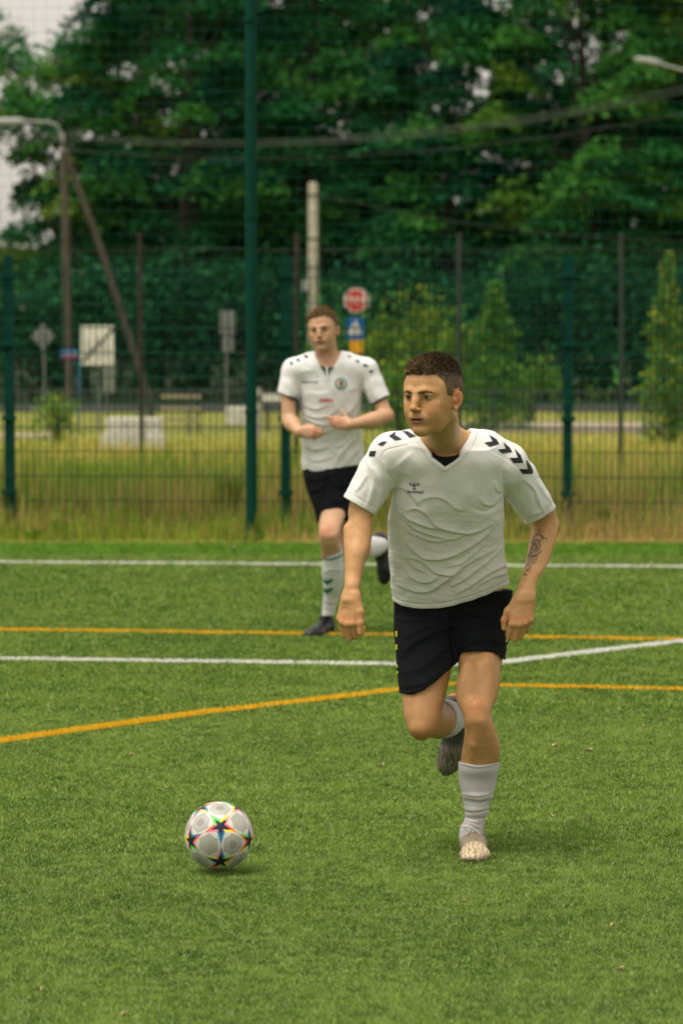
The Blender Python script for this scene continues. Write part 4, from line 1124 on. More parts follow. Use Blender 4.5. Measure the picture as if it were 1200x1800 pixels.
clump(402, 31.6, .46, .10, 200, GR, 1, 'vivid green grass clump just left of the tall green mast')
clump(110, 30.6, .16, .09, 90, GR, 2, 'bright green grass clump near the left square fence post')
clump(1060, 31.0, .22, .12, 110, GR, 3, 'bright green grass clump right of the right square fence post')
clump(935, 30.5, .13, .10, 70, GR, 4, 'low green grass clump between the front player\'s elbow and the square post')
clump(60, 30.4, .10, .08, 60, GR, 5, 'low green grass clump at the foot of the left square fence post')

# the wood goes on beyond both sides of the picture, far off and one mass
r = np.random.RandomState(9); n = 900; side = np.where(r.uniform(size=n) < .5, -1, 1)
cen = np.stack([side * r.uniform(14, 52, n), r.uniform(84, 96, n), r.uniform(.8, 12.5, n)], 1)
k = r.randint(0, n, 90000); V0 = cen[k] + r.normal(size=(90000, 3)) * [.9, .7, .6]; V0[:, 2] = np.abs(V0[:, 2])
V, Fq, C = leaf_mesh(V0, .17, DK + MD, r, 9); tone = r.uniform(.75, 1.25, n)
make = make_mesh('far_wood', V, Fq, M['leaf'], None, col=C * np.repeat(tone[k], 4)[:, None], smooth=False)
tag(make, 'far wood continuing as one dark mass beyond both sides', 'wood', kind='stuff')
# ------------------------------------------------------------------ materials of the players

M['skin'] = material('skin', (1, 1, 1), rough=0.48, spec=0.35, attr=True, sss=0.12, bump=(900, 0.10, 0.0006), noise=(45, 0.09))
M['jersey'] = material('jersey_cloth', (0.74, 0.73, 0.71), rough=0.75, spec=0.2, noise=(7, 0.05), bump=(1500, 0.12, 0.0004))
M['jersey_white'] = material('jersey_white_cloth', (0.74, 0.73, 0.73), rough=0.75, spec=0.2, noise=(6, 0.02), bump=(1500, 0.1, 0.0004))
M['shorts'] = material('shorts_cloth', (0.0060, 0.0068, 0.0090), rough=0.85, spec=0.12, bump=(900, 0.15, 0.0005))
M['black'] = material('black_print', (0.012, 0.014, 0.018), rough=0.6, spec=0.3)
M['undershirt'] = material('undershirt_cloth', (0.008, 0.008, 0.010), rough=0.8, spec=0.15)
M['lime'] = material('lime_print', (0.55, 0.60, 0.02), rough=0.6)
M['green_print'] = material('green_print', (0.0, 0.16, 0.10), rough=0.6)
M['dark_green'] = material('dark_green_trim', (0.008, 0.035, 0.030), rough=0.7)
M['red_print'] = material('red_print', (0.60, 0.08, 0.05), rough=0.6)
M['white_print'] = material('white_print', (0.75, 0.74, 0.70), rough=0.6)
M['lace'] = material('lace', (0.50, 0.46, 0.38), rough=0.8)
M['sole'] = material('boot_sole', (0.16, 0.13, 0.09), rough=0.5)
M['dark_sole'] = material('dark_boot_sole', (0.02, 0.02, 0.022), rough=0.4)
M['eye'] = material('eyeball', (1, 1, 1), rough=0.12, spec=0.6, attr=True)
M['nail'] = material('finger_nail', (0.62, 0.40, 0.30), rough=0.3)

def sock_mat(name, color, rib=True):
    m = material(name, color, rough=0.9, spec=0.1)
    N, L = m.node_tree.nodes, m.node_tree.links
    b = N['Principled BSDF']
    tc = N.new('ShaderNodeTexCoord'); wv = N.new('ShaderNodeTexWave')
    wv.wave_type = 'BANDS'; wv.bands_direction = 'X'; wv.inputs['Scale'].default_value = 95
    wv.inputs['Distortion'].default_value = 0.25
    L.new(tc.outputs['Object'], wv.inputs['Vector'])
    a = N.new('ShaderNodeVertexColor'); a.layer_name = 'Col'
    bp = N.new('ShaderNodeBump'); bp.inputs['Distance'].default_value = 0.002
    L.new(a.outputs['Color'], bp.inputs['Strength'])
    L.new(wv.outputs[0], bp.inputs['Height']); L.new(bp.outputs[0], b.inputs['Normal'])
    return m
M['sock_rib'] = sock_mat('ribbed_sock', (0.56, 0.54, 0.54))
M['sock'] = material('sock_knit', (0.58, 0.56, 0.56), rough=0.9, spec=0.1, bump=(700, .3, .0008))
M['sock_white'] = material('white_sock_knit', (0.68, 0.68, 0.68), rough=0.9, spec=0.1, bump=(700, .3, .0008))

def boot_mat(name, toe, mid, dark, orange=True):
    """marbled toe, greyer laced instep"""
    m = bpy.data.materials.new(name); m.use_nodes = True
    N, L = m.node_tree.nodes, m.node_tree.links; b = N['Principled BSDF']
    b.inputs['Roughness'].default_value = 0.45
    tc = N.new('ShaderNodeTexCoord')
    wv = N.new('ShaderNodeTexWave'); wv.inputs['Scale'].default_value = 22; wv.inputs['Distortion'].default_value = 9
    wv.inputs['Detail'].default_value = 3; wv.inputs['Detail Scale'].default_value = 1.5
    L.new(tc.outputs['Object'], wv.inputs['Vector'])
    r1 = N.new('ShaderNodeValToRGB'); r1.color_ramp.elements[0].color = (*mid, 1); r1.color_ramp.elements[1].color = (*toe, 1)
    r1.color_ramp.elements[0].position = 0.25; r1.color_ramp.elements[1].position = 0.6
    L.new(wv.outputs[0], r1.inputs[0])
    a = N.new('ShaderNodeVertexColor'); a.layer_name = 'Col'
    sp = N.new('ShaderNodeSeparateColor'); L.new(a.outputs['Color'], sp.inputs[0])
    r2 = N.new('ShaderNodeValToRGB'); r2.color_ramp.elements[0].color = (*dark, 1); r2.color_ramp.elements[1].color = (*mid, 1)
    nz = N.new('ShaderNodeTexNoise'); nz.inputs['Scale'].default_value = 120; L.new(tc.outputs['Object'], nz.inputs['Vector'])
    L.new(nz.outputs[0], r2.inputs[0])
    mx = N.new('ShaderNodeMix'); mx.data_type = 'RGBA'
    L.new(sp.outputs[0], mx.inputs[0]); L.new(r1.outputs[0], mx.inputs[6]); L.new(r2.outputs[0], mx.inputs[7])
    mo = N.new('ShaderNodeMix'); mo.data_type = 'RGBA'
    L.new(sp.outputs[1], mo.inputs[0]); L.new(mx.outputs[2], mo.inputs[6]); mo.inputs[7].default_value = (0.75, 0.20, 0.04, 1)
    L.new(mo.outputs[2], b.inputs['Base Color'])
    return m
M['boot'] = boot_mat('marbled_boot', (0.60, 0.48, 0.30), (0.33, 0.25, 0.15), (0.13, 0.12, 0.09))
M['boot_shaded'] = boot_mat('marbled_boot_shadow', (0.16, 0.135, 0.085), (0.055, 0.058, 0.045), (0.018, 0.026, 0.022))  # same boot again, with shade put into its colours
M['boot_black'] = material('black_boot', (0.012, 0.013, 0.015), rough=0.38, spec=0.4)

def add_boot(root, name, o, R, mat, sole_mat, lace_mat, sc=1.0, h=0.003, label=None):
    """boot > sole, laces"""
    o, R = np.array(o, float), np.array(R, float)
    S = Shape(); S.place(boot_shape(), o, R, sc, 0)
    V, Q = polygonise(S, h)
    q = (V - o) @ R / sc
    C = np.zeros((len(V), 3))
    C[:, 0] = np.clip((q[:, 1] + .185 + .05 * np.abs(q[:, 0]) / .04 * 0) / .02, 0, 1)          # instep against toe
    C[:, 1] = ((np.abs(q[:, 1] + .003) < .006) & (q[:, 2] > .045) & (q[:, 2] < .085)) * 1.0
    b = make_mesh('boot', V, Q, mat, root, col=C)
    if label: b['label'] = label
    S = Shape(); S.place(boot_shape(True), o, R, sc, 0)
    V, Q = polygonise(S, h)
    make_mesh('sole', V, Q, sole_mat, b)
    mb = MB(); W = lambda x, y, z: o + sc * (R @ np.array([x, y, z]))
    zt = lambda y: np.interp(-y, [.07, .11, .15, .185], [.0905, .0795, .0690, .0575])
    for i, y in enumerate((-.085, -.108, -.131, -.154, -.175)):
        w = .020 - .0008 * i; s = 1 if i % 2 else -1
        mb.tube([W(-w, y - s * .006, zt(y) - .007), W(0, y, zt(y) + .001), W(w, y + s * .006, zt(y) - .007)], sc * .0020, 6)
        mb.tube([W(w, y - s * .006, zt(y) - .007), W(0, y, zt(y) + .002), W(-w, y + s * .006, zt(y) - .007)], sc * .0020, 6)
    for s in (-1, 1):
        mb.tube([W(0, -.083, .094), W(s * .012, -.078, .102), W(s * .027, -.090, .096), W(s * .016, -.100, .090), W(0, -.084, .094)], sc * .0019, 6)
        mb.tube([W(0, -.083, .094), W(s * .010, -.105, .092), W(s * .022, -.125, .080)], sc * .0019, 6)
    mb.build('laces', lace_mat, b, smooth=True)
    return b

def add_eyes(root, o, R, sc, iris, look=(0, 0)):
    for s in (-1, 1):
        c = np.array([s * .031, -.0752, .005]); r = .0142
        bm = bmesh.new(); bmesh.ops.create_uvsphere(bm, u_segments=32, v_segments=24, radius=r)
        V = np.array([v.co[:] for v in bm.verts]); Fc = [[v.index for v in f.verts] for f in bm.faces]; bm.free()
        dr = unit((look[0], -1, look[1]))
        cs = (V / r) @ dr
        C = np.full((len(V), 3), (.30, .25, .20)); C[cs > math.cos(.50)] = iris; C[cs > math.cos(.24)] = (.005, .004, .004)
        make_mesh('eye', o + sc * ((V + c) @ R.T), Fc, M['eye'], root, col=C)

def hair_strands(V, N, q, keep, length, seed, n, width=.0011, lean=(0, 0, 0), base=(.06, .035, .02), tip=(.16, .09, .04), tipfn=None, jit=.35):
    r = np.random.RandomState(seed)
    I = np.where(keep)[0]; I = I[r.randint(0, len(I), n)]
    p = V[I] + r.normal(0, .0010, (n, 3)); nn = N[I]
    L = length[I] * r.uniform(.65, 1.15, n)
    dr = nn + np.array(lean) + r.normal(0, jit, (n, 3)); dr /= np.linalg.norm(dr, axis=1)[:, None]
    sd = np.cross(dr, r.normal(size=(n, 3))); sd /= np.linalg.norm(sd, axis=1)[:, None]
    mid = p + dr * (L * .55)[:, None]
    dr2 = dr + np.array(lean) * .8; dr2 /= np.linalg.norm(dr2, axis=1)[:, None]
    end = mid + dr2 * (L * .45)[:, None]
    w = width
    VV = np.stack([p - sd * w, p + sd * w, mid + sd * w * .7, mid - sd * w * .7, end + sd * w * .2, end - sd * w * .2], 1).reshape(-1, 3)
    k = np.arange(n)[:, None] * 6
    Fc = np.concatenate([k + np.array([[0, 1, 2, 3]]), k + np.array([[3, 2, 4, 5]])])
    f = r.uniform(0, 1, (n, 1)) * (tipfn(q[I])[:, None] if tipfn else 1)
    c = np.array(base) * (1 - f) + np.array(tip) * f
    c = c * r.uniform(.7, 1.25, (n, 1)) * np.clip(1 + .5 * wob(p, 330, seed + 50), .45, 1.7)[:, None]
    C = np.stack([c * .7, c * .7, c, c, c * 1.15, c * 1.15], 1).reshape(-1, 3)
    return VV, Fc, C
M['hair'] = material('hair', (1, 1, 1), rough=0.55, spec=0.25, attr=True)
def yawR(deg, pitch=0, roll=0):
    a, b, c = [math.radians(t) for t in (deg, pitch, roll)]
    Rz = np.array([[math.cos(a), -math.sin(a), 0], [math.sin(a), math.cos(a), 0], [0, 0, 1]])
    Rx = np.array([[1, 0, 0], [0, math.cos(b), -math.sin(b)], [0, math.sin(b), math.cos(b)]])
    Ry = np.array([[math.cos(c), 0, math.sin(c)], [0, 1, 0], [-math.sin(c), 0, math.cos(c)]])
    return Ry @ Rz @ Rx

# ================================================================== player in front
def player_front():
    root = empty('person', G(832, 1505), 'footballer with short brown hair and tattooed forearm running at the ball, white jersey, black shorts', 'person')
    HS, HO, HR = 1.065, P(761, 697, 12.14), yawR(-33, 2, 0)
    skin = (.52, .285, .122)
    # ---- limbs read off the photo
    armR = [st(617, 657, 880, 12.380, .046), st(614, 656, 906, 12.370, .044), st(609.5, 655, 922, 12.360, .044), st(606.5, 653, 946, 12.340, .045), st(605.5, 650, 963, 12.320, .043),
            st(605.8, 642, 987, 12.300, .037), st(605.6, 636.3, 1011, 12.280, .031), st(605, 633.2, 1027, 12.260, .027), st(604, 631.5, 1043, 12.250, .024), st(600, 631.5, 1054, 12.240, .023), st(602, 629, 1064, 12.24, .016)]
    armL = [st(928, 972, 880, 12.600, .048), st(930, 976, 903, 12.620, .046), st(933.5, 979, 922, 12.620, .046), st(931.5, 978.4, 939, 12.600, .045), st(928.8, 974.4, 955, 12.580, .044),
            st(926.5, 969.5, 971, 12.560, .042), st(923.6, 964, 987, 12.540, .038), st(919.5, 955, 1003, 12.510, .034), st(914.2, 946.3, 1019, 12.490, .029),
            st(908, 940.6, 1035, 12.470, .026), st(904.3, 939, 1045, 12.460, .024), st(899, 938, 1054, 12.450, .022), st(899, 934, 1064, 12.45, .016)]
    legL = [st(798, 893, 1090, 12.66, .088), st(803, 889, 1130, 12.62, .084), st(804.6, 884.5, 1150, 12.60, .082), st(805, 878, 1183, 12.56, .078), st(806, 867.5, 1218, 12.50, .070),
            st(810.5, 863.8, 1242, 12.45, .064), st(814, 864, 1262, 12.43, .060), st(816, 870.5, 1284, 12.44, .058), st(813.5, 875.5, 1308, 12.46, .060),
            st(810, 876.5, 1330, 12.48, .059), st(809.5, 872, 1352, 12.49, .056), st(812, 865, 1380, 12.50, .049), st(816, 858, 1410, 12.51, .041), st(818, 850, 1440, 12.52, .036), st(815, 848, 1465, 12.52, .036)]
    legR = [st(698, 800, 1090, 12.68, .09), st(700, 798, 1140, 12.62, .086), st(703.5, 792, 1180, 12.58, .080), st(705.5, 784, 1218, 12.54, .074), st(707.2, 779.5, 1238, 12.52, .070),
            st(709.5, 774, 1257, 12.50, .064), st(714, 769, 1272, 12.49, .058), st(719, 762, 1285, 12.48, .048), st(726, 752, 1295, 12.48, .034), st(733, 745, 1301, 12.48, .015)]
    torso = [st(712, 868, 790, 12.34, .075), st(702, 880, 812, 12.36, .098), st(695, 884, 838, 12.39, .112), st(690, 885, 868, 12.42, .118), st(684.5, 885, 895, 12.45, .120), st(681.5, 885, 930, 12.50, .118),
             st(682.5, 886, 967, 12.55, .116), st(684, 891, 996, 12.59, .118), st(687, 895, 1027, 12.63, .122), st(690, 898, 1060, 12.67, .124), st(692, 899, 1085, 12.69, .124), st(697, 894, 1120, 12.69, .110)]
    neckA, neckB = HO + HS * (HR @ np.array([0, .032, -.060])), P(785, 796, 12.39)
    shR, shL = P(688, 800, 12.36), P(886, 817, 12.41)
    def trunk(S, g, k=.03):
        """torso and shoulders, g metres inside the jersey"""
        S.loft(torso, 0, grow=-g)
        S.chain([P(735, 795, 12.36), shR], [.080 - g, .0715 - g], k)
        S.chain([P(815, 786, 12.38), P(852, 797, 12.39), shL], [.066 - g, .068 - g, .073 - g], k)
        S.ell(P(786, 800, 12.37), (.12 - g, .085 - g, .075 - g), k)
        return S
    # ---- body
    B = Shape(); trunk(B, .022)
    B.cone(neckA, neckB, .0585, .054, .02)
    B.cone(P(772, 745, 12.32), P(836, 792, 12.40), .030, .030, .03)
    B.cone(P(760, 770, 12.30), P(730, 795, 12.37), .020, .026, .03)
    for s in (-1, 1):                                                # sternomastoids, collar bones
        B.cone(HO + HS * (HR @ np.array([s * .050, .020, -.060])), P(783 + s * 5, 797, 12.345), .012, .010, .018)
    B.chain([shR, P(648, 860, 12.38), P(634, 900, 12.38)], [.056, .048, .040], .02)
    B.chain([shL, P(926, 868, 12.54), P(952, 900, 12.62)], [.054, .043, .040], .02)
    B.loft(armR, .014); B.loft(armL, .014)
    B.ell(P(974, 921, 12.64), (.015, .022, .022), .015)             # elbow
    B.loft(legL, .02); B.loft(legR, .02)
    # knees
    B.ell(P(838, 1246, 12.405), (.030, .022, .034), .018); B.ell(P(834, 1268, 12.405), (.022, .014, .018), .015)
    B.ell(P(823, 1224, 12.455), (.016, .020, .035), .03); B.ell(P(853, 1224, 12.46), (.013, .020, .030), .03)
    B.ell(P(738, 1281, 12.455), (.030, .030, .028), .02)
    B.chain([P(745, 1270, 12.50), P(768, 1266, 12.66), P(789, 1262, 12.82)], [.052, .056, .036], .02)     # shin going back
    B.ell(P(839, 1262, 12.415), (.026, .010, .010), .012)
    # muscle and bone: thigh teardrops, shin ridge, calf, forearm tendons
    B.ell(P(822, 1200, 12.475), (.026, .028, .070), .05); B.ell(P(858, 1190, 12.50), (.022, .028, .070), .05)
    B.chain([P(839, 1282, 12.400), P(834, 1308, 12.412), P(832, 1332, 12.432)], [.015, .011, .007], .016)
    B.ell(P(866, 1312, 12.47), (.020, .030, .045), .016)
    B.cone(P(839, 1257, 12.400), P(839, 1277, 12.398), .010, .009, .008)
    B.cone(P(612, 930, 12.345), P(618, 1000, 12.290), .016, .008, .016); B.cone(P(640, 925, 12.35), P(628, 990, 12.29), .018, .008, .016)
    B.cone(P(958, 935, 12.58), P(938, 1005, 12.49), .016, .008, .016)
    hd = head_shape(nose=1.0, jaw=.98)
    B.place(hd, HO, HR, HS, .012)
    # hands
    oR = P(617.5, 1047, 12.245)
    hand_shape(B, oR, (.78, -.60, -.12), (-.60, -.78, .15), (-.20, -.10, -.97), 1.0,
               curls=[(.60, 1.35, .9), (.55, 1.35, .9), (.50, 1.35, .9), (.50, 1.3, .9)],
               thumb=[(.018, -.002, .012), (.042, -.006, .046), (.050, -.008, .080), (.052, -.014, .112)])
    oL = P(921, 1048, 12.455)
    hand_shape(B, oL, (-.97, -.18, -.10), (.14, -.97, .20), (-.13, -.20, -.97), 1.03,
               curls=[(.62, 1.4, 1.0), (.55, 1.45, 1.0), (.55, 1.45, 1.0), (.60, 1.4, 1.0)],
               thumb=[(.020, -.004, .014), (.045, -.012, .042), (.053, -.018, .068), (.049, -.024, .094)])
    V, Q = largest(*polygonise(B, .0027)); V = relax(V, Q, 1, .4)
    N = vnormals(V, Q)
    C = np.tile(np.array(skin), (len(V), 1))
    px = pix(V)
    # tan: forearms warmer, legs duller
    def wash(w, c): C[:] = C * (1 - w[:, None]) + C * np.array(c) * w[:, None]
    wash(np.clip((px[:, 1] - 1130) / 60, 0, 1), (.90, .88, .84))
    wash(np.exp(-(((px[:, 0] - 838) / 15) ** 2 + ((px[:, 1] - 1243) / 16) ** 2)) * .5, (1.15, .72, .66))
    wash(np.exp(-(((px[:, 0] - 836) / 18) ** 2 + ((px[:, 1] - 1277) / 8) ** 2)) * .25, (.62, .60, .60))  # shade under the kneecap painted into the skin
    wash(np.exp(-(((px[:, 0] - 738) / 16) ** 2 + ((px[:, 1] - 1288) / 12) ** 2)) * .5, (.80, .62, .55))
    for (x, y, r) in ((824, 1325, 1.3), (834, 1328, 1.2), (858, 1341, 1.5), (862, 1340, 1), (823, 1289, 1.6), (848, 1305, .9), (828, 1214, 1)):
        wash(np.exp(-(((px[:, 0] - x) ** 2 + (px[:, 1] - y) ** 2) / r ** 2)) * .8, (.45, .35, .35))
    hz = (px[:, 1] > 1056) & (px[:, 1] < 1130)
    kz = np.exp(-((px[:, 1] - 1088) / 7) ** 2) * ((px[:, 0] < 640) | (px[:, 0] > 880))
    wash(kz * .6, (1.1, .80, .74))
    wash(wob(V, 60, 3)[:] .clip(0, 1) * .22, (1.04, .86, .80)); wash(wob(V, 28, 4).clip(0, 1) * .15, (.86, .84, .82)); wash(wob(V, 240, 5).clip(0, 1) * .10, (.90, .80, .76))
    q = (V - HO) @ HR / HS
    m = (q[:, 2] > -.16) & (np.abs(q[:, 0]) < .12) & (np.abs(q[:, 1]) < .14)
    Cm = C.copy(); head_colors(q[m], V[m], skin, brow=(.045, .026, .016), lip=(.36, .125, .088), col=C, m=m, stubble=.16, browang=0)
    # forearm tattoo: a rose of dark lines shaded grey, on the inner side
    tat = (px[:, 0] > 918) & (px[:, 0] < 962) & (px[:, 1] > 925) & (px[:, 1] < 1014) & (N[:, 1] < .1)
    def ink(poly, w, a, closed=False):
        d, _ = segdist(px, smoothline(poly)); k = np.exp(-(d / (w * 1.15)) ** 2) * tat * min(1, a * 1.25)
        C[:] = C * (1 - k[:, None]) + np.array((.035, .045, .050)) * k[:, None]
    zt = lambda L: [(860 + a / 6.207, 850 + b / 6.207) for a, b in L]
    for L_, w, a in (([(630, 605), (590, 590), (560, 562), (515, 560), (485, 585), (470, 620)], .9, .9), ([(560, 570), (575, 600), (545, 622), (500, 615), (478, 640)], .9, .8),
                     ([(520, 630), (545, 650), (550, 690), (520, 730), (500, 760)], .9, .85), ([(450, 640), (480, 650), (505, 690), (480, 740), (455, 760)], .9, .85),
                     ([(470, 660), (460, 700), (440, 750), (425, 800)], 1.1, .8), ([(560, 735), (530, 770), (490, 790), (450, 790)], 1.0, .85),
                     ([(500, 650), (470, 690), (465, 730)], .8, .7), ([(540, 500), (565, 515)], .7, .6), ([(520, 520), (560, 535)], .7, .6),
                     ([(500, 540), (540, 552)], .7, .6), ([(490, 640), (520, 680), (505, 720)], .8, .7),
                     ([(390, 905), (415, 885), (440, 910), (420, 940), (395, 930)], 1.0, .7), ([(355, 1000), (380, 990), (405, 995)], .9, .9), ([(430, 960), (400, 950), (385, 970)], .8, .7)):
        ink(zt(L_), w, a)
    sh = inpoly(px[:, 0], px[:, 1], zt([(410, 790), (430, 740), (480, 770), (530, 770), (520, 840), (500, 878), (405, 875)])) & tat
    C[sh] = C[sh] * .55 + np.array((.06, .075, .08)) * .45
    sh = inpoly(px[:, 0], px[:, 1], zt([(435, 640), (480, 620), (540, 640), (555, 700), (540, 750), (430, 750)])) & tat
    C[sh] = C[sh] * .78 + np.array((.06, .07, .07)) * .22
    body = make_mesh('body', V, Q, M['skin'], root, col=C)
    add_eyes(root, HO, HR, HS, (.03, .016, .009), look=(-.10, -.05))
    # finger nails
    nb = MB()
    # ---- hair
    Hc = Shape(); Hl = Shape()
    Hl.ell((0, .014, .034), (.0745, .094, .083), 0); Hl.ell((0, -.045, .040), (.0575, .0475, .048), .030)
    for s in (-1, 1): Hl.ell((s * .0575, -.012, .012), (.013, .045, .042), .026)
    def hairf(p):
        # hairline: high on the brow, down before and behind the ear; the cut thins out towards it
        line = np.interp(p[:, 1], [-.10, -.062, -.050, -.043, -.040, -.016, -.008, .022, .032, .06, .10], [.071, .068, .052, .020, .000, -.004, .024, .026, .0, -.045, -.058]) + .0026 * wob(p, 260, 77)
        tap = np.clip((p[:, 2] - line) / .016, .08, 1)
        T = .0022 + .0075 * np.clip((p[:, 2] - .075) / .04, 0, 1) + .009 * np.exp(-((p[:, 1] + .085) / .028) ** 2) * np.clip((p[:, 2] - .062) / .02, 0, 1)
        return np.maximum(Hl.ev(p) - T * tap, (line - p[:, 2]) * .7)
    Hc.fn(hairf, (-.10, -.12, -.08), (.10, .13, .15))
    S = Shape(); S.place(Hc, HO, HR, HS, 0)
    V, Q = polygonise(S, .0028); N = vnormals(V, Q); q = (V - HO) @ HR / HS
    top = np.clip((q[:, 2] - .055) / .045, 0, 1)
    base = np.array([.070, .050, .031])
    Ch = (base[None] * top[:, None] + np.array([.135, .088, .050]) * (1 - top[:, None])) * (1 + .25 * wob(V, 400, 8)[:, None])
    frt = np.exp(-(((q[:, 1] + .085) / .03) ** 2)) * top
    length = .0022 + .0090 * top + .010 * frt
    keep = (q[:, 2] > -.05)
    VV, FF, CC = hair_strands(V, N, q, keep & ((q[:, 2] > .045) | (np.random.RandomState(1).uniform(size=len(V)) < .35)), length, 5, 15000, .00090, lean=tuple(HR @ np.array([-.1, -.60, .15])), base=(.055, .038, .022), tip=(.36, .245, .140),
                              tipfn=lambda qq: np.clip(.35 + np.exp(-(((qq[:, 1] + .09) / .035) ** 2)) + (qq[:, 2] < .04) * .2, 0, 1.3))
    make_mesh('hair', np.concatenate([V, VV]), np.concatenate([Q, FF + len(V)]), M['hair'], root, col=np.concatenate([Ch, CC]))
    # ---- undershirt
    U = Shape(); trunk(U, .013)
    colx = np.array([700, 735, 757, 760, 781, 805, 807, 826, 836, 860.0])
    def plane_above(pts):
        """2-D cut in the picture of the front: keeps what is below the polyline"""
        X = [P(a, b, 12.28)[0] for a, b in pts]; Z = [P(a, b, 12.28)[2] for a, b in pts]
        return lambda p: (p[:, 2] - np.interp(p[:, 0], X, Z)) * .8
    cutU = plane_above([(600, 700), (735, 700), (745, 770), (757, 793), (769, 801), (781, 803), (795, 802), (806, 799), (822, 770), (835, 700), (960, 700)])
    U.fn(cutU, (-9, -9, -9), (9, 9, 9), .002, 'i')
    U.fn(lambda p: P(700, 1000, 12.5)[2] - p[:, 2], (-9, -9, -9), (9, 9, 9), 0, 'i')
    V, Q = polygonise(U, .004)
    make_mesh('undershirt', V, Q, M['undershirt'], root)
    # ---- jersey
    J = Shape(); trunk(J, 0)
    def sleeve(pts, rads, cuff, axis, cav):
        T = Shape(); T.chain(pts, rads, .01)
        c, ax = np.array(cuff), unit(axis)
        T.fn(lambda p: (p - c) @ ax, (-9, -9, -9), (9, 9, 9), .002, 'i')
        return T
    cR, cL = P(631.5, 889.5, 12.38), P(950, 902, 12.60)
    axR = unit(P(631.5, 889.5, 12.44) - P(631.5 + 16 + 0, 862, 12.45)); axR = unit(P(619, 907, 12.43) - P(644, 868, 12.45)) 
    axR = unit(np.array([-.50, -.03, -.86])); axL = unit(np.array([.50, .12, -.86]))
    tR = sleeve([shR + np.array([0, 0, 0]), P(667, 828, 12.37), cR + axR * .05], [.0715, .0655, .0575], cR, axR, 1)
    tL = sleeve([shL, P(908, 842, 12.48), cL + axL * .05], [.0735, .068, .0555], cL, axL, 1)
    for T in (tR, tL):
        lo, hi = T.bounds(); J.fn(T.ev, lo, hi, .016)
    # hollow cuffs and hem
    dR, dL = unit(cR + axR * .05 - P(667, 828, 12.37)), unit(cL + axL * .05 - P(908, 842, 12.48))
    J.cone(cR - dR * .02, cR + dR * .05, .049, .052, .0, 's'); J.cone(cL - dL * .02, cL + dL * .05, .048, .050, .0, 's')
    hem = [(600, 1050), (690, 1060), (704, 1067), (740, 1071.5), (770, 1069.5), (800, 1063), (830, 1054), (860, 1043), (880, 1035), (898, 1027), (980, 1010)]
    hX = [P(a, b, 12.62)[0] for a, b in hem]; hZ = [P(a, b, 12.56)[2] for a, b in hem]
    J.fn(lambda p: (np.interp(p[:, 0], hX, hZ) - p[:, 2]) * .95 + np.where(p[:, 0] < P(683, 900, 12.5)[0], 0, 0), (-9, -9, P(690, 1120, 12.5)[2]), (9, 9, 9), .003, 'i')
    cutJ = plane_above([(600, 600), (733, 600), (736, 762), (741, 775), (750, 786), (757.5, 796), (758.5, 803), (781, 821.5), (806, 803), (807.5, 793), (818, 779), (828, 763), (834, 748), (835, 600), (960, 600)])
    yb = 12.39
    def neckhole(p):
        front = cutJ(p)
        return np.maximum(-front, p[:, 1] - yb)
    J.fn(neckhole, (-9, 0, 1.2), (9, 99, 3), .001, 's')
    J.cone(P(785, 806, 12.385), P(786, 700, 12.38), .064, .082, .004, 's')
    V, Q = polygonise(J, .0026)
    V = relax(V, Q, 1, .3)
    N = vnormals(V, Q)
    z5 = lambda L: [(640 + a / 3.75, 740 + b / 3.75) for a, b in L]
    f = []
    def F_(L, w, h): f.append((z5(L), w * .80, h * .00135))
    # long drape folds across the belly, read off the photograph
    F_([(235, 590), (300, 640), (420, 690), (560, 715), (680, 735), (790, 700), (870, 640)], 5.0, 5.5)
    F_([(270, 600), (330, 575), (400, 600), (470, 680), (600, 720)], 4.0, 4.0)
    F_([(330, 540), (430, 500), (520, 510), (600, 570), (650, 590)], 5.5, 3.5)
    F_([(260, 620), (330, 700), (450, 750), (560, 770)], 3.8, 4.0)
    F_([(260, 770), (330, 850), (420, 905), (560, 890), (680, 830), (800, 740), (900, 640)], 5.0, 6.0)
    F_([(280, 720), (360, 760), (470, 790), (600, 770), (700, 740)], 3.5, 3.0)
    F_([(240, 680), (270, 820), (290, 900), (330, 960), (400, 990)], 4.5, 4.5)
    F_([(290, 890), (380, 920), (460, 990), (560, 1005), (640, 980)], 4.0, 4.5)
    F_([(210, 1060), (300, 1110), (420, 1120), (520, 1060), (640, 960), (740, 900), (880, 830)], 5.0, 5.0)
    F_([(250, 950), (330, 1040), (420, 1060), (500, 1010)], 4.0, 3.5)
    F_([(560, 1090), (640, 1050), (760, 960), (860, 880), (910, 830)], 4.0, 4.5)
    F_([(600, 1140), (700, 1080), (800, 1010), (900, 960), (950, 940)], 4.5, 4.5)
    F_([(540, 960), (640, 930), (740, 850), (800, 800)], 3.2, 3.5)
    F_([(560, 900), (650, 880), (740, 800), (830, 740)], 3.0, 3.0)
    F_([(700, 1110), (820, 1040), (900, 1010), (950, 1000)], 4.0, 3.0)
    F_([(200, 1000), (230, 1080), (260, 1140)], 5, 3.0)
    F_([(760, 500), (790, 545), (850, 550), (890, 500)], 4.5, 3.5)
    F_([(850, 400), (870, 450), (905, 470)], 4, 3.0)
    F_([(700, 560), (780, 600), (860, 570), (910, 520)], 5, -3.0)
    F_([(180, 430), (260, 440), (330, 500), (360, 560)], 5, 3.5)
    F_([(180, 440), (215, 530), (240, 640)], 4.5, 4.0)
    F_([(150, 330), (185, 390), (190, 440)], 4, -4.0)
    F_([(215, 330), (300, 350), (330, 400)], 8, 2.5)
    F_([(915, 330), (918, 400), (925, 470)], 4, -4.5)
    F_([(640, 330), (660, 480), (640, 600)], 12, 3.0)
    F_([(330, 200), (260, 260), (180, 330)], 7, 2.5)
    F_([(350, 140), (200, 175), (130, 200), (110, 260)], 1.6, -1.2)
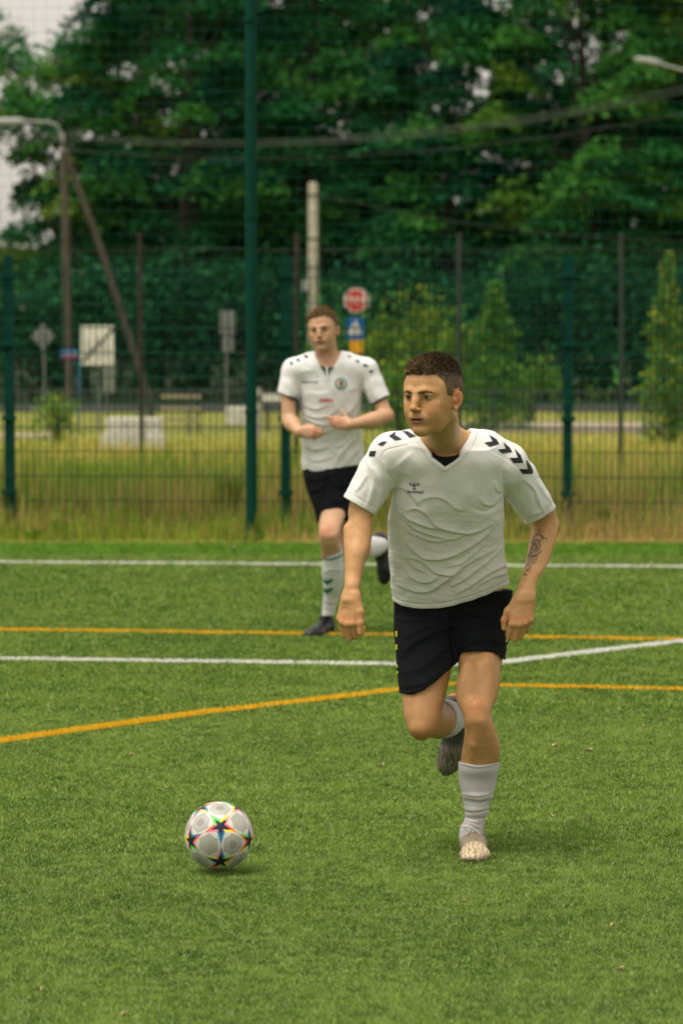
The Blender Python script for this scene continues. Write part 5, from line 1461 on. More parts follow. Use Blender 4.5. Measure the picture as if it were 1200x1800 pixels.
    F_([(800, 180), (930, 250), (1020, 320), (1060, 370)], 1.6, -1.2)
    # sleeves
    F_([(20, 260), (60, 380), (40, 500), (10, 580)], 5, 3.5)
    F_([(60, 300), (110, 420), (100, 520), (70, 600)], 5, 3.5)
    F_([(130, 260), (155, 360), (165, 420)], 4, 3.0)
    F_([(-60, 470), (-20, 420), (20, 350)], 4, 3.0)
    F_([(1040, 380), (1110, 440), (1150, 540), (1180, 600)], 4, 4.0)
    F_([(960, 380), (970, 450), (1010, 540)], 6, 2.5)
    F_([(1100, 470), (1090, 560), (1070, 630)], 4, 4.0)
    F_([(1130, 390), (1180, 470), (1230, 540)], 5, 3.0)
    F_([(1070, 640), (1130, 610), (1190, 590)], 4, 2.5)
    # gather folds on the lower back side (image left panel)
    F_([(150, 560), (170, 700), (165, 850)], 6, 2.0)
    F_([(160, 850), (200, 950), (190, 1060)], 6, 2.5)
    V = apply_folds(V, N, f)
    px = pix(V)
    # minor creases
    low = np.clip((px[:, 1] - 850) / 60, 0, 1)
    V = V + N * ((.0011 * wob(V * np.array([.5, .5, 1.5]), 60, 11) + .0006 * wob(V * np.array([.7, .7, 1.4]), 130, 12)) * low)[:, None]
    V = V + N * (.0009 * wob(V, 75, 13) + .0003 * wob(V * np.array([1, .6, .6]) + V[:, [2, 1, 0]] * np.array([.5, 0, .3]), 190, 14))[:, None]
    bl = np.exp(-(((px[:, 0] - 780) / 75) ** 2 + ((px[:, 1] - 845) / 50) ** 2)); V = V + N * (bl * .0016 * wob(V * np.array([1, .5, .45]), 85, 15))[:, None]
    # hem seam, cuff seams
    hz = np.interp(V[:, 0], hX, hZ)
    V = V + N * (-.0016 * np.exp(-((V[:, 2] - hz - .016) / .0025) ** 2))[:, None]
    for c, ax in ((cR, axR), (cL, axL)):
        s = (V - c) @ ax; near = np.linalg.norm(V - c, axis=1) < .10
        V = V + N * (-.0014 * np.exp(-((s + .020) / .0025) ** 2) * near)[:, None]
    jersey = make_mesh('jersey', V, Q, M['jersey'], root)
    bv = bvh_of(V, Q)
    # collar: a flat stand-up band
    cb = [(734.5, 757, 12.46), (737, 766, 12.42), (742, 776, 12.395), (750, 787, 12.380), (757.5, 797, 12.37)]
    def band(lines, w0, w1, name):
        # ribbon from picture points: inner edge and outer edge, both laid on the jersey
        pass
    # collar parts are raised strips laid over the neckline
    def strip(name, inner, outer, mat, lift):
        a, b = smoothline(inner, 5), smoothline(outer, 5); n = 7
        V_ = []; src = Vector((0, 0, CAM_H))
        for i in range(len(a)):
            for j in range(n):
                t = j / (n - 1); p = a[i] * (1 - t) + b[i] * t
                dr = (Vector(P(p[0], p[1], 5.0)) - src).normalized()
                h, nr, _, _ = bv.ray_cast(src + dr * 5, dr)
                if h is None: h = Vector(P(p[0], p[1], 12.45)); nr = Vector((0, -1, 0))
                if nr.y > 0: nr = -nr
                e = lift * (1 - (2 * t - 1) ** 8) + .0006
                V_.append(np.array(h + nr * e))
        Fc = [(i * n + j, i * n + j + 1, (i + 1) * n + j + 1, (i + 1) * n + j) for i in range(len(a) - 1) for j in range(n - 1)]
        o = make_mesh(name, np.array(V_), Fc, mat, jersey)
        return o
    strip('collar', [(736.5, 764), (742, 777), (751, 789), (758.5, 800), (759.5, 805), (781, 823.5)],
          [(730, 772), (735, 783), (744, 795), (752, 806), (757, 812), (780.5, 830)], M['jersey'], .0022)
    strip('collar', [(781, 823.5), (806, 805), (807.5, 795), (818, 781), (828, 765.5), (832, 756)],
          [(781.5, 830), (810, 811), (816, 803), (828, 788), (837, 769), (839, 758)], M['jersey'], .0022)
    # ---- prints
    z2 = lambda L: [(650 + a / 4.8, 590 + b / 4.8) for a, b in L]
    chev = [z2([(270, 802), (300, 765), (345, 738), (360, 770), (325, 812), (388, 848), (335, 862)]),
            z2([(158, 848), (205, 818), (232, 802), (206, 836), (270, 874), (212, 884)]),
            z2([(65, 920), (100, 895), (145, 893), (105, 930)]),
            z2([(0, 975), (52, 972), (38, 1018), (-8, 1018)])]
    for c in chev: decal('chevron', [c], bv, M['black'], jersey)
    chev = [z5([(820, 90), (868, 120), (888, 152), (826, 171), (790, 143), (845, 135)]),
            z5([(914, 140), (958, 178), (973, 205), (906, 213), (876, 188), (930, 183)]),
            z5([(988, 183), (1028, 225), (1046, 276), (985, 277), (955, 243), (1010, 243)]),
            z5([(1064, 255), (1098, 300), (1110, 330), (1106, 348), (1042, 349), (1018, 316), (1076, 318)])]
    for c in chev: decal('chevron', [c], bv, M['black'], jersey)
    # maker's bee mark and word
    bee = []
    def ring(cx, cy, rx, ry, w, ang=0, a0=0, a1=6.2832, n=16):
        r = []
        for i in range(n):
            t0, t1 = a0 + (a1 - a0) * i / n, a0 + (a1 - a0) * (i + 1) / n
            def pt(t, s):
                x, y = (rx + s) * math.cos(t), (ry + s) * math.sin(t)
                return (cx + x * math.cos(ang) - y * math.sin(ang), cy + x * math.sin(ang) + y * math.cos(ang))
            r.append([pt(t0, -w), pt(t1, -w), pt(t1, w), pt(t0, w)])
        return r
    cx, cy = 727.8, 853
    bee += ring(cx - 5.6, cy - 2.3, 3.3, 2.1, .42, .45) + ring(cx + 5.6, cy - 2.3, 3.3, 2.1, .42, -.45)
    bee += [[(cx - 8.6, cy - 3.2), (cx - 2.6, cy - .2), (cx - 6, cy + .6)], [(cx + 8.6, cy - 3.2), (cx + 6, cy + .6), (cx + 2.6, cy - .2)]]
    bee += [[(cx - 1.2, cy - 4.2), (cx, cy - 5.2), (cx + 1.2, cy - 4.2), (cx, cy - 3.2)]]
    bee += [[(cx - .5, cy - 3.4), (cx + .5, cy - 3.4), (cx + 1.6, cy + 1.6), (cx - 1.6, cy + 1.6)]]
    bee += [[(cx - 2.2, cy + .6), (cx + 2.2, cy + .6), (cx + 2.0, cy + 2.6), (cx - 2.0, cy + 2.6)]]
    bee += ring(cx, cy + 5.4, 2.5, 2.5, .55, 0, -.5, 3.64, 10) + [[(cx - 1.3, cy + 4.6), (cx + 1.3, cy + 4.6), (cx, cy + 6.4)]]
    decal('chest_emblem', bee, bv, M['black'], jersey, cell=50)
    decal('chest_lettering', text_polys('hummel', 715.5, 866.5, 8.6, 1.0, .03, .012), bv, M['black'], jersey, cell=50)
    # ---- shorts
    S = Shape()
    pel = [st(690, 901, 1036, 12.67, .118), st(692, 901, 1075, 12.69, .124), st(694, 897, 1105, 12.69, .120), st(695, 893, 1130, 12.68, .110), st(700, 888, 1150, 12.66, .09)]
    sR = [st(694, 802, 1085, 12.68, .108), st(694, 808, 1120, 12.65, .108), st(696, 812, 1150, 12.62, .105), st(698, 808, 1183, 12.58, .100), st(701, 803, 1210, 12.55, .096), st(701, 798, 1240, 12.53, .094)]
    sL = [st(790, 898, 1085, 12.67, .105), st(798, 893, 1120, 12.63, .104), st(801, 889.5, 1145, 12.60, .099), st(804, 887.5, 1165, 12.58, .096), st(804, 888, 1190, 12.56, .095)]
    def leg(stn, hemp, dep, shin):
        T = Shape(); T.loft(stn, 0)
        X = [P(a, b, dep)[0] for a, b in hemp]; Z = [P(a, b, dep)[2] for a, b in hemp]
        T.fn(lambda p: (np.interp(p[:, 0], X, Z) - p[:, 2]) * .9, (-9, -9, -9), (9, 9, 9), .003, 'i')
        return T, X, Z
    TR, XR, ZR = leg(sR, [(690, 1223), (702, 1223), (722, 1221), (745, 1212), (765, 1199), (785, 1184), (804, 1171), (812, 1165)], 12.46, 0)
    TL, XL, ZL = leg(sL, [(798, 1158), (804.5, 1153), (815, 1148), (831, 1144), (853, 1144.5), (866, 1147), (877, 1152), (887.5, 1163), (893, 1166)], 12.51, 0)
    S.loft(pel, 0)
    for T in (TR, TL):
        lo, hi = T.bounds(); S.fn(T.ev, lo, hi, .015)
    for lg, X, Z in ((legR, XR, ZR), (legL, XL, ZL)):
        Lg = Shape(); Lg.loft(lg, 0, grow=.0015); lo, hi = Lg.bounds()
        S.fn((lambda Lg, X, Z: lambda p: np.maximum(Lg.ev(p), p[:, 2] - np.interp(p[:, 0], X, Z) - .05))(Lg, X, Z), lo, hi, 0, 's')
    V, Q = polygonise(S, .003); V = relax(V, Q, 1, .3); N = vnormals(V, Q)
    z3 = lambda L: [(560 + a / 2.727, 1000 + b / 2.727) for a, b in L]
    f = [(z3(L), w, h * .0014) for L, w, h in (
        ([(390, 430), (450, 360), (540, 310), (620, 280), (640, 260)], 7, 7), ([(640, 200), (635, 300), (650, 400), (660, 460)], 5, -9),
        ([(400, 330), (470, 300), (560, 260), (640, 200)], 7, 5), ([(660, 380), (740, 350), (800, 340), (880, 350)], 7, 5),
        ([(650, 260), (720, 250), (800, 270), (880, 300)], 7, -4), ([(400, 500), (480, 480), (560, 420), (620, 350)], 8, 5),
        ([(410, 560), (500, 550), (600, 480)], 6, 4), ([(700, 200), (780, 230), (870, 220)], 7, 5), ([(380, 230), (480, 240), (600, 210)], 7, 4))]
    V = apply_folds(V, N, f); V = V + N * (.0014 * wob(V, 40, 21) + .0006 * wob(V, 110, 22))[:, None]
    for X, Z in ((XR, ZR), (XL, ZL)):
        V = V + N * (-.0012 * np.exp(-((V[:, 2] - np.interp(V[:, 0], X, Z) - .014) / .0025) ** 2))[:, None]
    shorts = make_mesh('shorts', V, Q, M['shorts'], root)
    bs = bvh_of(V, Q)
    for a, b in (((366, 298), (374, 325)), ((365, 362), (375, 387)), ((371, 458), (377, 474)), ((372, 490), (379, 502))):
        q_ = z3([a, (b[0], a[1]), b, (a[0] + 2, b[1])])
        q_ = [(max(x, 694.5), y) for x, y in q_]
        decal('chevron', [[(x + .8, y) for x, y in q_]], bs, M['lime'], shorts)
    for y in (1122, 1133): decal('chevron', [[(889, y), (891.5, y), (890.5, y + 7), (887.5, y + 7)]], bs, M['lime'], shorts)
    # ---- socks
    S = Shape()
    ft = [st(804.5, 877, 1339, 12.49, .066), st(805, 876, 1352, 12.49, .065), st(805.5, 872.5, 1368, 12.50, .062), st(808, 869, 1384, 12.50, .058), st(811, 866.5, 1395, 12.50, .055),
          st(812, 866, 1402, 12.505, .054), st(813.5, 861.5, 1409, 12.51, .050), st(815, 858.5, 1418, 12.51, .048), st(816, 858, 1426, 12.515, .048), st(817, 855, 1434, 12.52, .045), st(814, 851.5, 1444, 12.52, .044),
          st(808.8, 850, 1453, 12.52, .044), st(806.5, 849.8, 1466, 12.52, .045), st(808, 848, 1480, 12.52, .044)]
    S.loft(ft, 0)
    hp = [(795, 1334), (806, 1338), (815, 1343), (840, 1346.5), (860, 1344), (877, 1338), (885, 1335)]
    X = [P(a, b, 12.42)[0] for a, b in hp]; Z = [P(a, b, 12.42)[2] for a, b in hp]
    S.fn(lambda p: (p[:, 2] - np.interp(p[:, 0], X, Z)) * .9, (-9, -9, -9), (9, 9, 9), .001, 'i')
    V, Q = polygonise(S, .0024); N = vnormals(V, Q); px = pix(V)
    z6 = lambda L: [(740 + a / 5.294, 1200 + b / 5.294) for a, b in L]
    f = [(z6(L), w, h * .0014) for L, w, h in (
        ([(330, 735), (450, 775), (560, 785), (730, 745)], 1.6, 1.8), ([(360, 1035), (450, 1045), (560, 1050), (680, 1010)], 2.2, 2.0),
        ([(380, 1095), (460, 1110), (560, 1120), (650, 1085)], 2.2, -3.0), ([(385, 1060), (460, 1075), (560, 1085), (650, 1055)], 3.0, 2.5),
        ([(380, 1165), (450, 1185), (540, 1185), (640, 1160)], 2.2, 3.0), ([(390, 1200), (460, 1210), (540, 1205), (620, 1190)], 1.8, -2.5),
        ([(395, 1225), (470, 1240), (600, 1235)], 2.5, 2.0), ([(385, 1255), (470, 1270), (590, 1262)], 1.8, -2.5),
        ([(370, 1300), (450, 1310), (520, 1340), (580, 1370)], 2.2, 2.2), ([(365, 1340), (430, 1340), (500, 1365)], 1.8, 1.8),
        ([(400, 1270), (470, 1290), (560, 1310)], 1.8, 2.0))]
    V = apply_folds(V, N, f); V = V + N * (.0007 * wob(V, 90, 31))[:, None]
    # knitted ribs on the upper cuff
    ang = np.arctan2(V[:, 0] - P(840, 1365, 12.5)[0], -(V[:, 1] - 12.5))
    rib = np.clip((1392 - px[:, 1]) / 4, 0, 1) * .0007
    
    rc = np.clip((1394 - px[:, 1]) / 3, 0.04, .8) + .5 * np.exp(-((px[:, 1] - 1437) / 4) ** 2)
    make_mesh('sock', V, Q, M['sock_rib'], root, col=np.repeat(rc[:, None], 3, 1))
    S = Shape()
    a, b = P(768, 1266, 12.66), P(797, 1263, 12.84)
    S.chain([P(769, 1264, 12.665), P(782, 1263, 12.75), P(797, 1262, 12.84)], [.064, .062, .046], .01)
    ax = unit(b - a)
    c0 = P(769, 1264, 12.675)
    S.fn(lambda p: -((p - c0) @ ax), (-9, -9, -9), (9, 9, 9), .001, 'i')
    S.cone(c0 - ax * .02, c0 + ax * .03, .0565, .0565, 0, 's')
    S.cone(P(797, 1262, 12.84), P(800, 1250, 12.87), .044, .040, .02)
    V, Q = polygonise(S, .0028); N = vnormals(V, Q)
    sp = (V - c0) @ ax
    V = V + N * (.0012 * np.sin(sp * 260) + .0008 * wob(V, 80, 33))[:, None]
    make_mesh('sock', V, Q, M['sock'], root)
    # ---- boots
    ca, sa = math.cos(-.01), math.sin(-.01)
    R = np.array([[ca, -sa, 0], [sa, ca, 0], [0, 0, 1.0]])
    heel = np.array([P(829, 1470, 12.60)[0], 12.575, -.010])
    add_boot(root, 'boot', heel, R, M['boot'], M['sole'], M['lace'], 1.02, label='beige marbled boot planted on the turf')
    # trailing boot hangs toe down behind the standing leg
    zax = unit((-.06, -.985, .16)); yax = -unit((-.10, -.14, -.98)); yax = unit(yax - (yax @ zax) * zax); xax = np.cross(yax, zax)
    R = np.stack([xax, yax, zax], 1)
    add_boot(root, 'boot', P(803, 1222, 12.905), R, M['boot_shaded'], M['sole'], M['lace'], .98, label='marbled boot of the trailing foot, painted in shade, with an orange heel band')
    return root
# ================================================================== player behind
def player_back():
    D = 21.2
    root = empty('person', G(566, 1108), 'blond footballer in white jersey with round green crest, jogging with fists at his waist', 'person')
    HS, HO, HR = .985, P(568, 579, 21.10), yawR(-14, 2, -5)
    skin = (.54, .32, .19)
    L4 = lambda L: [(470 + a / 4.736, 520 + b / 4.736) for a, b in L]
    torso = [st(540, 614, 622, 21.14, .075), st(522, 634, 640, 21.15, .10), st(522, 640, 668, 21.16, .118), st(526, 636, 692, 21.16, .12), st(529, 633.5, 715, 21.17, .118), st(529.5, 634, 745, 21.19, .115),
             st(530, 637, 775, 21.22, .115), st(530.5, 640, 800, 21.24, .118), st(531.5, 640, 832, 21.25, .12), st(541, 636, 862, 21.24, .105)]
    shR, shL = P(517, 651, 21.15), P(641, 650, 21.16)
    def trunk(S, g, k=.03):
        S.loft(torso, 0, grow=-g)
        S.chain([P(556, 644, 21.14), shR], [.085 - g, .068 - g], k)
        S.chain([P(596, 643, 21.14), shL], [.085 - g, .070 - g], k)
        return S
    B = Shape(); trunk(B, .02)
    B.cone(HO + HS * (HR @ np.array([0, .030, -.060])), P(575, 640, 21.17), .056, .060, .02)
    B.cone(P(575, 622, 21.15), P(606, 636, 21.16), .03, .03, .03); B.cone(P(575, 622, 21.15), P(545, 636, 21.16), .03, .03, .03)
    # arms
    elR, wrR = P(508, 738, 21.10), P(525, 759, 20.98)
    B.chain([shR, P(506, 690, 21.13), elR], [.050, .041, .039], .006)
    B.chain([elR, P(514, 746, 21.06), wrR], [.042, .043, .027], .012)
    elL, wrL = P(678, 731, 21.10), P(615, 746.5, 20.96)
    B.chain([shL, P(661, 690, 21.14), elL], [.050, .041, .040], .006)
    B.chain([elL, P(655, 739, 21.03), wrL], [.043, .044, .026], .012)
    hand_shape(B, P(525, 758.5, 20.98), (.20, .10, .96), (-.20, -.95, .25), (.95, -.18, -.08), .88, curls=[(.35, 1.0, .7), (.40, 1.1, .8), (.45, 1.2, .8), (.5, 1.2, .8)],
               thumb=[(.020, -.004, .018), (.036, -.008, .040), (.044, -.010, .062), (.046, -.008, .082)])
    hand_shape(B, P(616, 746, 20.96), (.10, .05, 1.0), (-.25, -.95, 0), (-.97, .22, .10), .88, curls=[(.20, .45, .35), (.45, 1.1, .8), (.50, 1.2, .8), (.55, 1.2, .8)],
               thumb=[(.018, -.004, .016), (.038, -.010, .036), (.058, -.012, .052), (.076, -.012, .068)])
    # legs
    legP = [st(548, 604, 850, 21.24, .085), st(561, 609, 880, 21.18, .078), st(563, 607, 905, 21.10, .074), st(560.5, 600, 925, 21.03, .066), st(560, 596.5, 940, 20.99, .060), st(561.5, 597, 953, 21.0, .058),
            st(564, 601, 970, 21.04, .060), st(567, 603, 1000, 21.10, .058), st(568, 600, 1025, 21.15, .050), st(568, 592, 1055, 21.20, .040), st(566, 586, 1080, 21.23, .036)]
    B.loft(legP, .02)
    B.ell(P(574, 934, 20.965), (.032, .024, .036), .02)
    B.chain([P(618, 850, 21.26), P(614, 905, 21.22), P(610, 962, 21.16)], [.076, .064, .052], .01)
    B.chain([P(610, 962, 21.16), P(632, 965, 21.36), P(660, 960, 21.56)], [.052, .056, .036], .02)
    B.place(head_shape(nose=.97, jaw=1.0), HO, HR, HS, .012)
    V, Q = largest(*polygonise(B, .0038)); V = relax(V, Q, 1, .3); N = vnormals(V, Q)
    C = np.tile(np.array(skin), (len(V), 1)); px = pix(V)
    def wash(w, c): C[:] = C * (1 - w[:, None]) + C * np.array(c) * w[:, None]
    wash(np.exp(-(((px[:, 0] - 572) / 10) ** 2 + ((px[:, 1] - 934) / 11) ** 2)) * .8, (1.08, .68, .64))
    wash((np.exp(-(((px[:, 0] - 685) / 8) ** 2 + ((px[:, 1] - 729) / 10) ** 2))) * .5, (1.1, .75, .7))
    wash(((px[:, 0] < 561) & (px[:, 0] > 540) & (px[:, 1] > 740) & (px[:, 1] < 785) | (px[:, 0] < 600) & (px[:, 0] > 576) & (px[:, 1] > 715) & (px[:, 1] < 765)) * .45, (1.1, .78, .74))
    wash(np.clip(wob(V, 45, 9), 0, 1) * .2, (1.08, .82, .78))
    q = (V - HO) @ HR / HS
    m = (q[:, 2] > -.16) & (np.abs(q[:, 0]) < .12) & (np.abs(q[:, 1]) < .14)
    head_colors(q[m], V[m], skin, brow=(.30, .18, .09), lip=(.48, .16, .13), col=C, m=m, stubble=.05)
    make_mesh('body', V, Q, M['skin'], root, col=C)
    add_eyes(root, HO, HR, HS, (.05, .05, .05), look=(0, -.05))
    Hl = Shape(); Hl.ell((0, .014, .034), (.0745, .094, .083), 0); Hl.ell((0, -.045, .040), (.0575, .0475, .048), .030)
    for s in (-1, 1): Hl.ell((s * .0575, -.012, .012), (.013, .045, .042), .026)
    def hairf(p):
        line = .004 * wob(p, 170, 78) + np.interp(p[:, 1], [-.10, -.06, -.045, -.02, -.012, .02, .03, .06, .10], [.079, .072, .052, .022, -.006, .030, .0, -.045, -.058])
        T = .004 + .0045 * np.clip((p[:, 2] - .045) / .05, 0, 1) * np.clip((.06 - p[:, 1]) / .06, .3, 1) + .0035 * wob(p * np.array([1, .5, 1]), 90, 4)
        return np.maximum(Hl.ev(p) - T * np.clip((p[:, 2] - line) / .018, .1, 1), (line - p[:, 2]) * .7)
    Hc = Shape(); Hc.fn(hairf, (-.11, -.13, -.08), (.11, .13, .15))
    S = Shape(); S.place(Hc, HO, HR, HS, 0)
    V, Q = polygonise(S, .0036); N = vnormals(V, Q); q = (V - HO) @ HR / HS
    top = np.clip((q[:, 2] - .035) / .05, 0, 1)
    Ch = np.array([.20, .135, .062])[None] * (1 + .35 * wob(V, 200, 8)[:, None]) * (.75 + .5 * top[:, None])
    VV, FF, CC = hair_strands(V, N, q, q[:, 2] > -.05,   .006 + .008 * top, 6, 9000, .0016, lean=tuple(HR @ np.array([-.6, -.7, -.1])), base=(.15, .10, .045), tip=(.42, .29, .14), jit=.45)
    make_mesh('hair', np.concatenate([V, VV]), np.concatenate([Q, FF + len(V)]), M['hair'], root, col=np.concatenate([Ch, CC]))
    # ---- jersey
    J = Shape(); trunk(J, 0)
    cR, cL = P(508.5, 698, 21.13), P(667, 704, 21.13)
    axR, axL = unit((-.42, -.02, -.90)), unit((.48, 0, -.87))
    def sleeve(pts, rads, c, ax):
        T = Shape(); T.chain(pts, rads, .01); T.fn(lambda p: (p - c) @ ax, (-99,) * 3, (99,) * 3, .002, 'i'); return T
    tR = sleeve([shR, cR + axR * .05], [.067, .060], cR, axR); tL = sleeve([shL, P(655, 676, 21.15), cL + axL * .05], [.069, .062, .058], cL, axL)
    for T in (tR, tL):
        lo, hi = T.bounds(); J.fn(T.ev, lo, hi, .016)
    dR, dL = unit(cR + axR * .05 - shR), unit(cL + axL * .05 - P(655, 676, 21.15))
    J.cone(cR - dR * .015, cR + dR * .05, .049, .053, 0, 's'); J.cone(cL - dL * .015, cL + dL * .05, .047, .052, 0, 's')
    hem = [(500, 824), (532, 827.5), (550, 830), (571, 830), (585, 827), (600, 822), (640, 817), (680, 815)]
    hX = [P(a, b, 21.12)[0] for a, b in hem]; hZ = [P(a, b, 21.12)[2] for a, b in hem]
    J.fn(lambda p: (np.interp(p[:, 0], hX, hZ) - p[:, 2]) * .95, (-99,) * 3, (99,) * 3, .003, 'i')
    def plane_above(pts, dd=21.06):
        X = [P(a, b, dd)[0] for a, b in pts]; Z = [P(a, b, dd)[2] for a, b in pts]
        return lambda p: (p[:, 2] - np.interp(p[:, 0], X, Z)) * .8
    cutJ = plane_above([(500, 560), (551, 560), (553, 618), (556, 630), (561, 641), (568, 645), (576, 646), (583, 645), (590, 640), (596, 628), (600, 614), (601, 560), (640, 560)])
    J.fn(lambda p: np.maximum(-cutJ(p), p[:, 1] - 21.16), (-9, 0, 1.2), (9, 99, 3), .001, 's')
    J.cone(P(576, 640, 21.17), P(576, 560, 21.17), .062, .074, .004, 's')
    V, Q = polygonise(J, .0038); V = relax(V, Q, 1, .3); N = vnormals(V, Q)
    f = [(L4(a), w, h * .001) for a, w, h in (
        ([(285, 960), (380, 1010), (500, 1000), (600, 930)], 2.5, 6), ([(290, 900), (400, 940), (520, 900)], 2.5, 5), ([(300, 1010), (400, 1060), (520, 1080)], 2.3, 5),
        ([(320, 1130), (420, 1150), (540, 1120)], 2.5, 4), ([(560, 1420), (600, 1330), (680, 1230), (740, 1180)], 3, 7), ([(640, 1420), (700, 1330), (780, 1260)], 3, 5),
        ([(300, 1240), (400, 1280), (520, 1250)], 3, 5), ([(310, 1340), (420, 1370), (540, 1340)], 3, 4), ([(700, 1090), (740, 1000), (770, 880)], 3, 5),
        ([(630, 1000), (700, 940), (770, 830)], 3, 5), ([(240, 720), (255, 800), (275, 870)], 2.5, -6), ([(790, 680), (780, 760), (785, 830)], 2.5, -6),
        ([(260, 640), (330, 620), (380, 640)], 4, 3), ([(160, 700), (180, 780), (170, 860)], 2.5, 4), ([(860, 680), (880, 780), (900, 870)], 3, 4), ([(800, 720), (830, 800), (850, 890)], 2.5, 4),
        ([(640, 800), (700, 780), (760, 760)], 4, 3), ([(320, 780), (420, 790), (520, 780)], 4, -3), ([(560, 1260), (620, 1240), (700, 1160)], 2.5, 4))]
    V = apply_folds(V, N, f); V = V + N * (.0022 * wob(V * np.array([.6, .6, 1.3]), 42, 41) + .001 * wob(V, 90, 42))[:, None]
    jersey = make_mesh('jersey', V, Q, M['jersey_white'], root)
    bv = bvh_of(V, Q)
    for c in ([(330, 492), (300, 500), (316, 518), (340, 508)], [(262, 520), (238, 528), (256, 546), (272, 536)], [(205, 545), (185, 560), (192, 574), (212, 562)],
              [(668, 496), (690, 500), (692, 512), (676, 512)], [(735, 532), (762, 540), (764, 550), (738, 550)], [(796, 566), (822, 572), (826, 588), (796, 588)], [(846, 618), (866, 622), (872, 640), (848, 640)],
              [(826, 570), (838, 576), (832, 590), (822, 588)], [(868, 612), (878, 624), (874, 640), (864, 636)]):
        decal('chevron', [L4(c)], bv, M['dark_green'], jersey, lift=.003)
    def ring(cx, cy, r0, r1, n=24): return [[(cx + r * math.cos(t), cy + r * math.sin(t)) for r, t in ((r0, a), (r1, a), (r1, b), (r0, b))] for a, b in ((6.2832 * i / n, 6.2832 * (i + 1) / n) for i in range(n))]
    cx, cy = 598.7, 674
    decal('crest', ring(cx, cy, 7.4, 9.8), bv, M['green_print'], jersey, lift=.003)
    decal('crest', [[(cx + 7.4 * math.cos(t * .2618), cy + 7.4 * math.sin(t * .2618)) for t in range(24)]], bv, M['white_print'], jersey, lift=.0030)
    decal('crest', [[(cx - 4, cy - 5.2), (cx + .3, cy - 5.6), (cx + .3, cy + 6), (cx - 3, cy + 4)]], bv, M['red_print'], jersey, lift=.0042)
    decal('crest', [[(cx + .3, cy - 5.6), (cx + 4.4, cy - 5.0), (cx + 3.4, cy + 4), (cx + .3, cy + 6)]], bv, M['green_print'], jersey, lift=.0042)
    decal('chest_lettering', text_polys('hummel', 531, 672.8, 6.8, 1.28, .02, .02), bv, M['dark_green'], jersey, cell=50, lift=.003)
    decal('chest_lettering', text_polys('AMH', 560.5, 706.0, 9.0, 1.28, .04, .03), bv, M['red_print'], jersey, cell=50, lift=.003)
    # collar placket and cuffs
    decal('collar_facing', [[(561.5, 642), (568, 645.5), (573, 646.5), (573.5, 655), (573.8, 665), (571.5, 660), (569.5, 652), (565, 648)], [(576, 646.5), (583, 645.5), (587, 643), (585, 647.5), (580.5, 651), (577.5, 659), (576, 663)]], bv, M['dark_green'], jersey, lift=.003, cell=3)
    sm = MB(); sm.tube([P(574.2, 644, 21.050), P(574.6, 652, 21.042), P(575, 666, 21.038)], .0055, 8); sm.build('placket', M['white_print'], jersey, smooth=True)
    for c, ax, r in ((cR, axR, .0605), (cL, axL, .0585)):
        T = Shape(); T.cone(c - ax * .1, c + ax * .1, r, r, 0); T.fn((lambda c, ax: lambda p: np.abs((p - c) @ ax + .003) - .006)(c, ax), (-99,) * 3, (99,) * 3, 0, 'i'); T.cone(c - ax * .1, c + ax * .1, r - .008, r - .008, 0, 's')
        V, Q = polygonise(T, .0035); make_mesh('cuff', V, Q, M['dark_green'], jersey)
    # ---- shorts
    L5 = lambda L: [(500 + a / 5.4545, 800 + b / 5.4545) for a, b in L]
    S = Shape(); S.loft([st(531, 641, 815, 21.25, .115), st(533, 640, 835, 21.24, .12), st(538, 637, 855, 21.23, .115), st(548, 630, 880, 21.22, .09)], 0)
    TR = Shape(); TR.loft([st(534, 606, 832, 21.22, .11), st(540, 610, 860, 21.20, .108), st(548, 615, 885, 21.17, .100), st(554, 617, 905, 21.15, .095), st(556, 617, 930, 21.14, .09)], 0)
    hp = [(540, 925), (556, 921), (561, 915), (566, 898), (572, 895), (590, 897), (605, 903), (618, 906), (630, 907)]
    X = [P(a, b, 21.08)[0] for a, b in hp]; Z = [P(a, b, 21.08)[2] for a, b in hp]
    TR.fn(lambda p: (np.interp(p[:, 0], X, Z) - p[:, 2]) * .9, (-99,) * 3, (99,) * 3, .003, 'i')
    TL = Shape(); TL.loft([st(590, 641, 832, 21.25, .11), st(588, 642, 870, 21.25, .108), st(590, 640, 905, 21.24, .10), st(590, 638, 915, 21.24, .098)], 0)
    for T in (TR, TL): lo, hi = T.bounds(); S.fn(T.ev, lo, hi, .02)
    V, Q = polygonise(S, .0042); V = relax(V, Q, 1, .3); N = vnormals(V, Q)
    f = [(L5(a), w, h * .001) for a, w, h in (([(200, 200), (300, 240), (430, 200)], 4, 8), ([(420, 160), (400, 300), (380, 460)], 4, -10), ([(250, 350), (320, 330), (390, 260)], 4, 7), ([(420, 400), (500, 440), (600, 420)], 4, 7), ([(430, 260), (540, 300), (640, 260)], 4, 6))]
    V = apply_folds(V, N, f); V = V + N * (.002 * wob(V, 35, 51))[:, None]
    make_mesh('shorts', V, Q, M['shorts'], root)
    # ---- socks and boots
    S = Shape(); S.loft([st(564, 599, 955, 21.03, .066), st(565, 601, 962, 21.04, .066), st(566, 603.5, 985, 21.07, .066), st(566, 605, 1005, 21.10, .064), st(567.5, 602, 1030, 21.14, .056), st(568, 596, 1050, 21.18, .046),
                         st(566.5, 590, 1068, 21.21, .042), st(565, 586, 1082, 21.22, .042)], 0)
    hp = [(560, 960), (564, 959.5), (572, 960), (585, 957.5), (596, 953.5), (605, 951)]
    X2 = [P(a, b, 20.98)[0] for a, b in hp]; Z2 = [P(a, b, 20.98)[2] for a, b in hp]
    S.fn(lambda p: (p[:, 2] - np.interp(p[:, 0], X2, Z2)) * .9, (-99,) * 3, (99,) * 3, .001, 'i')
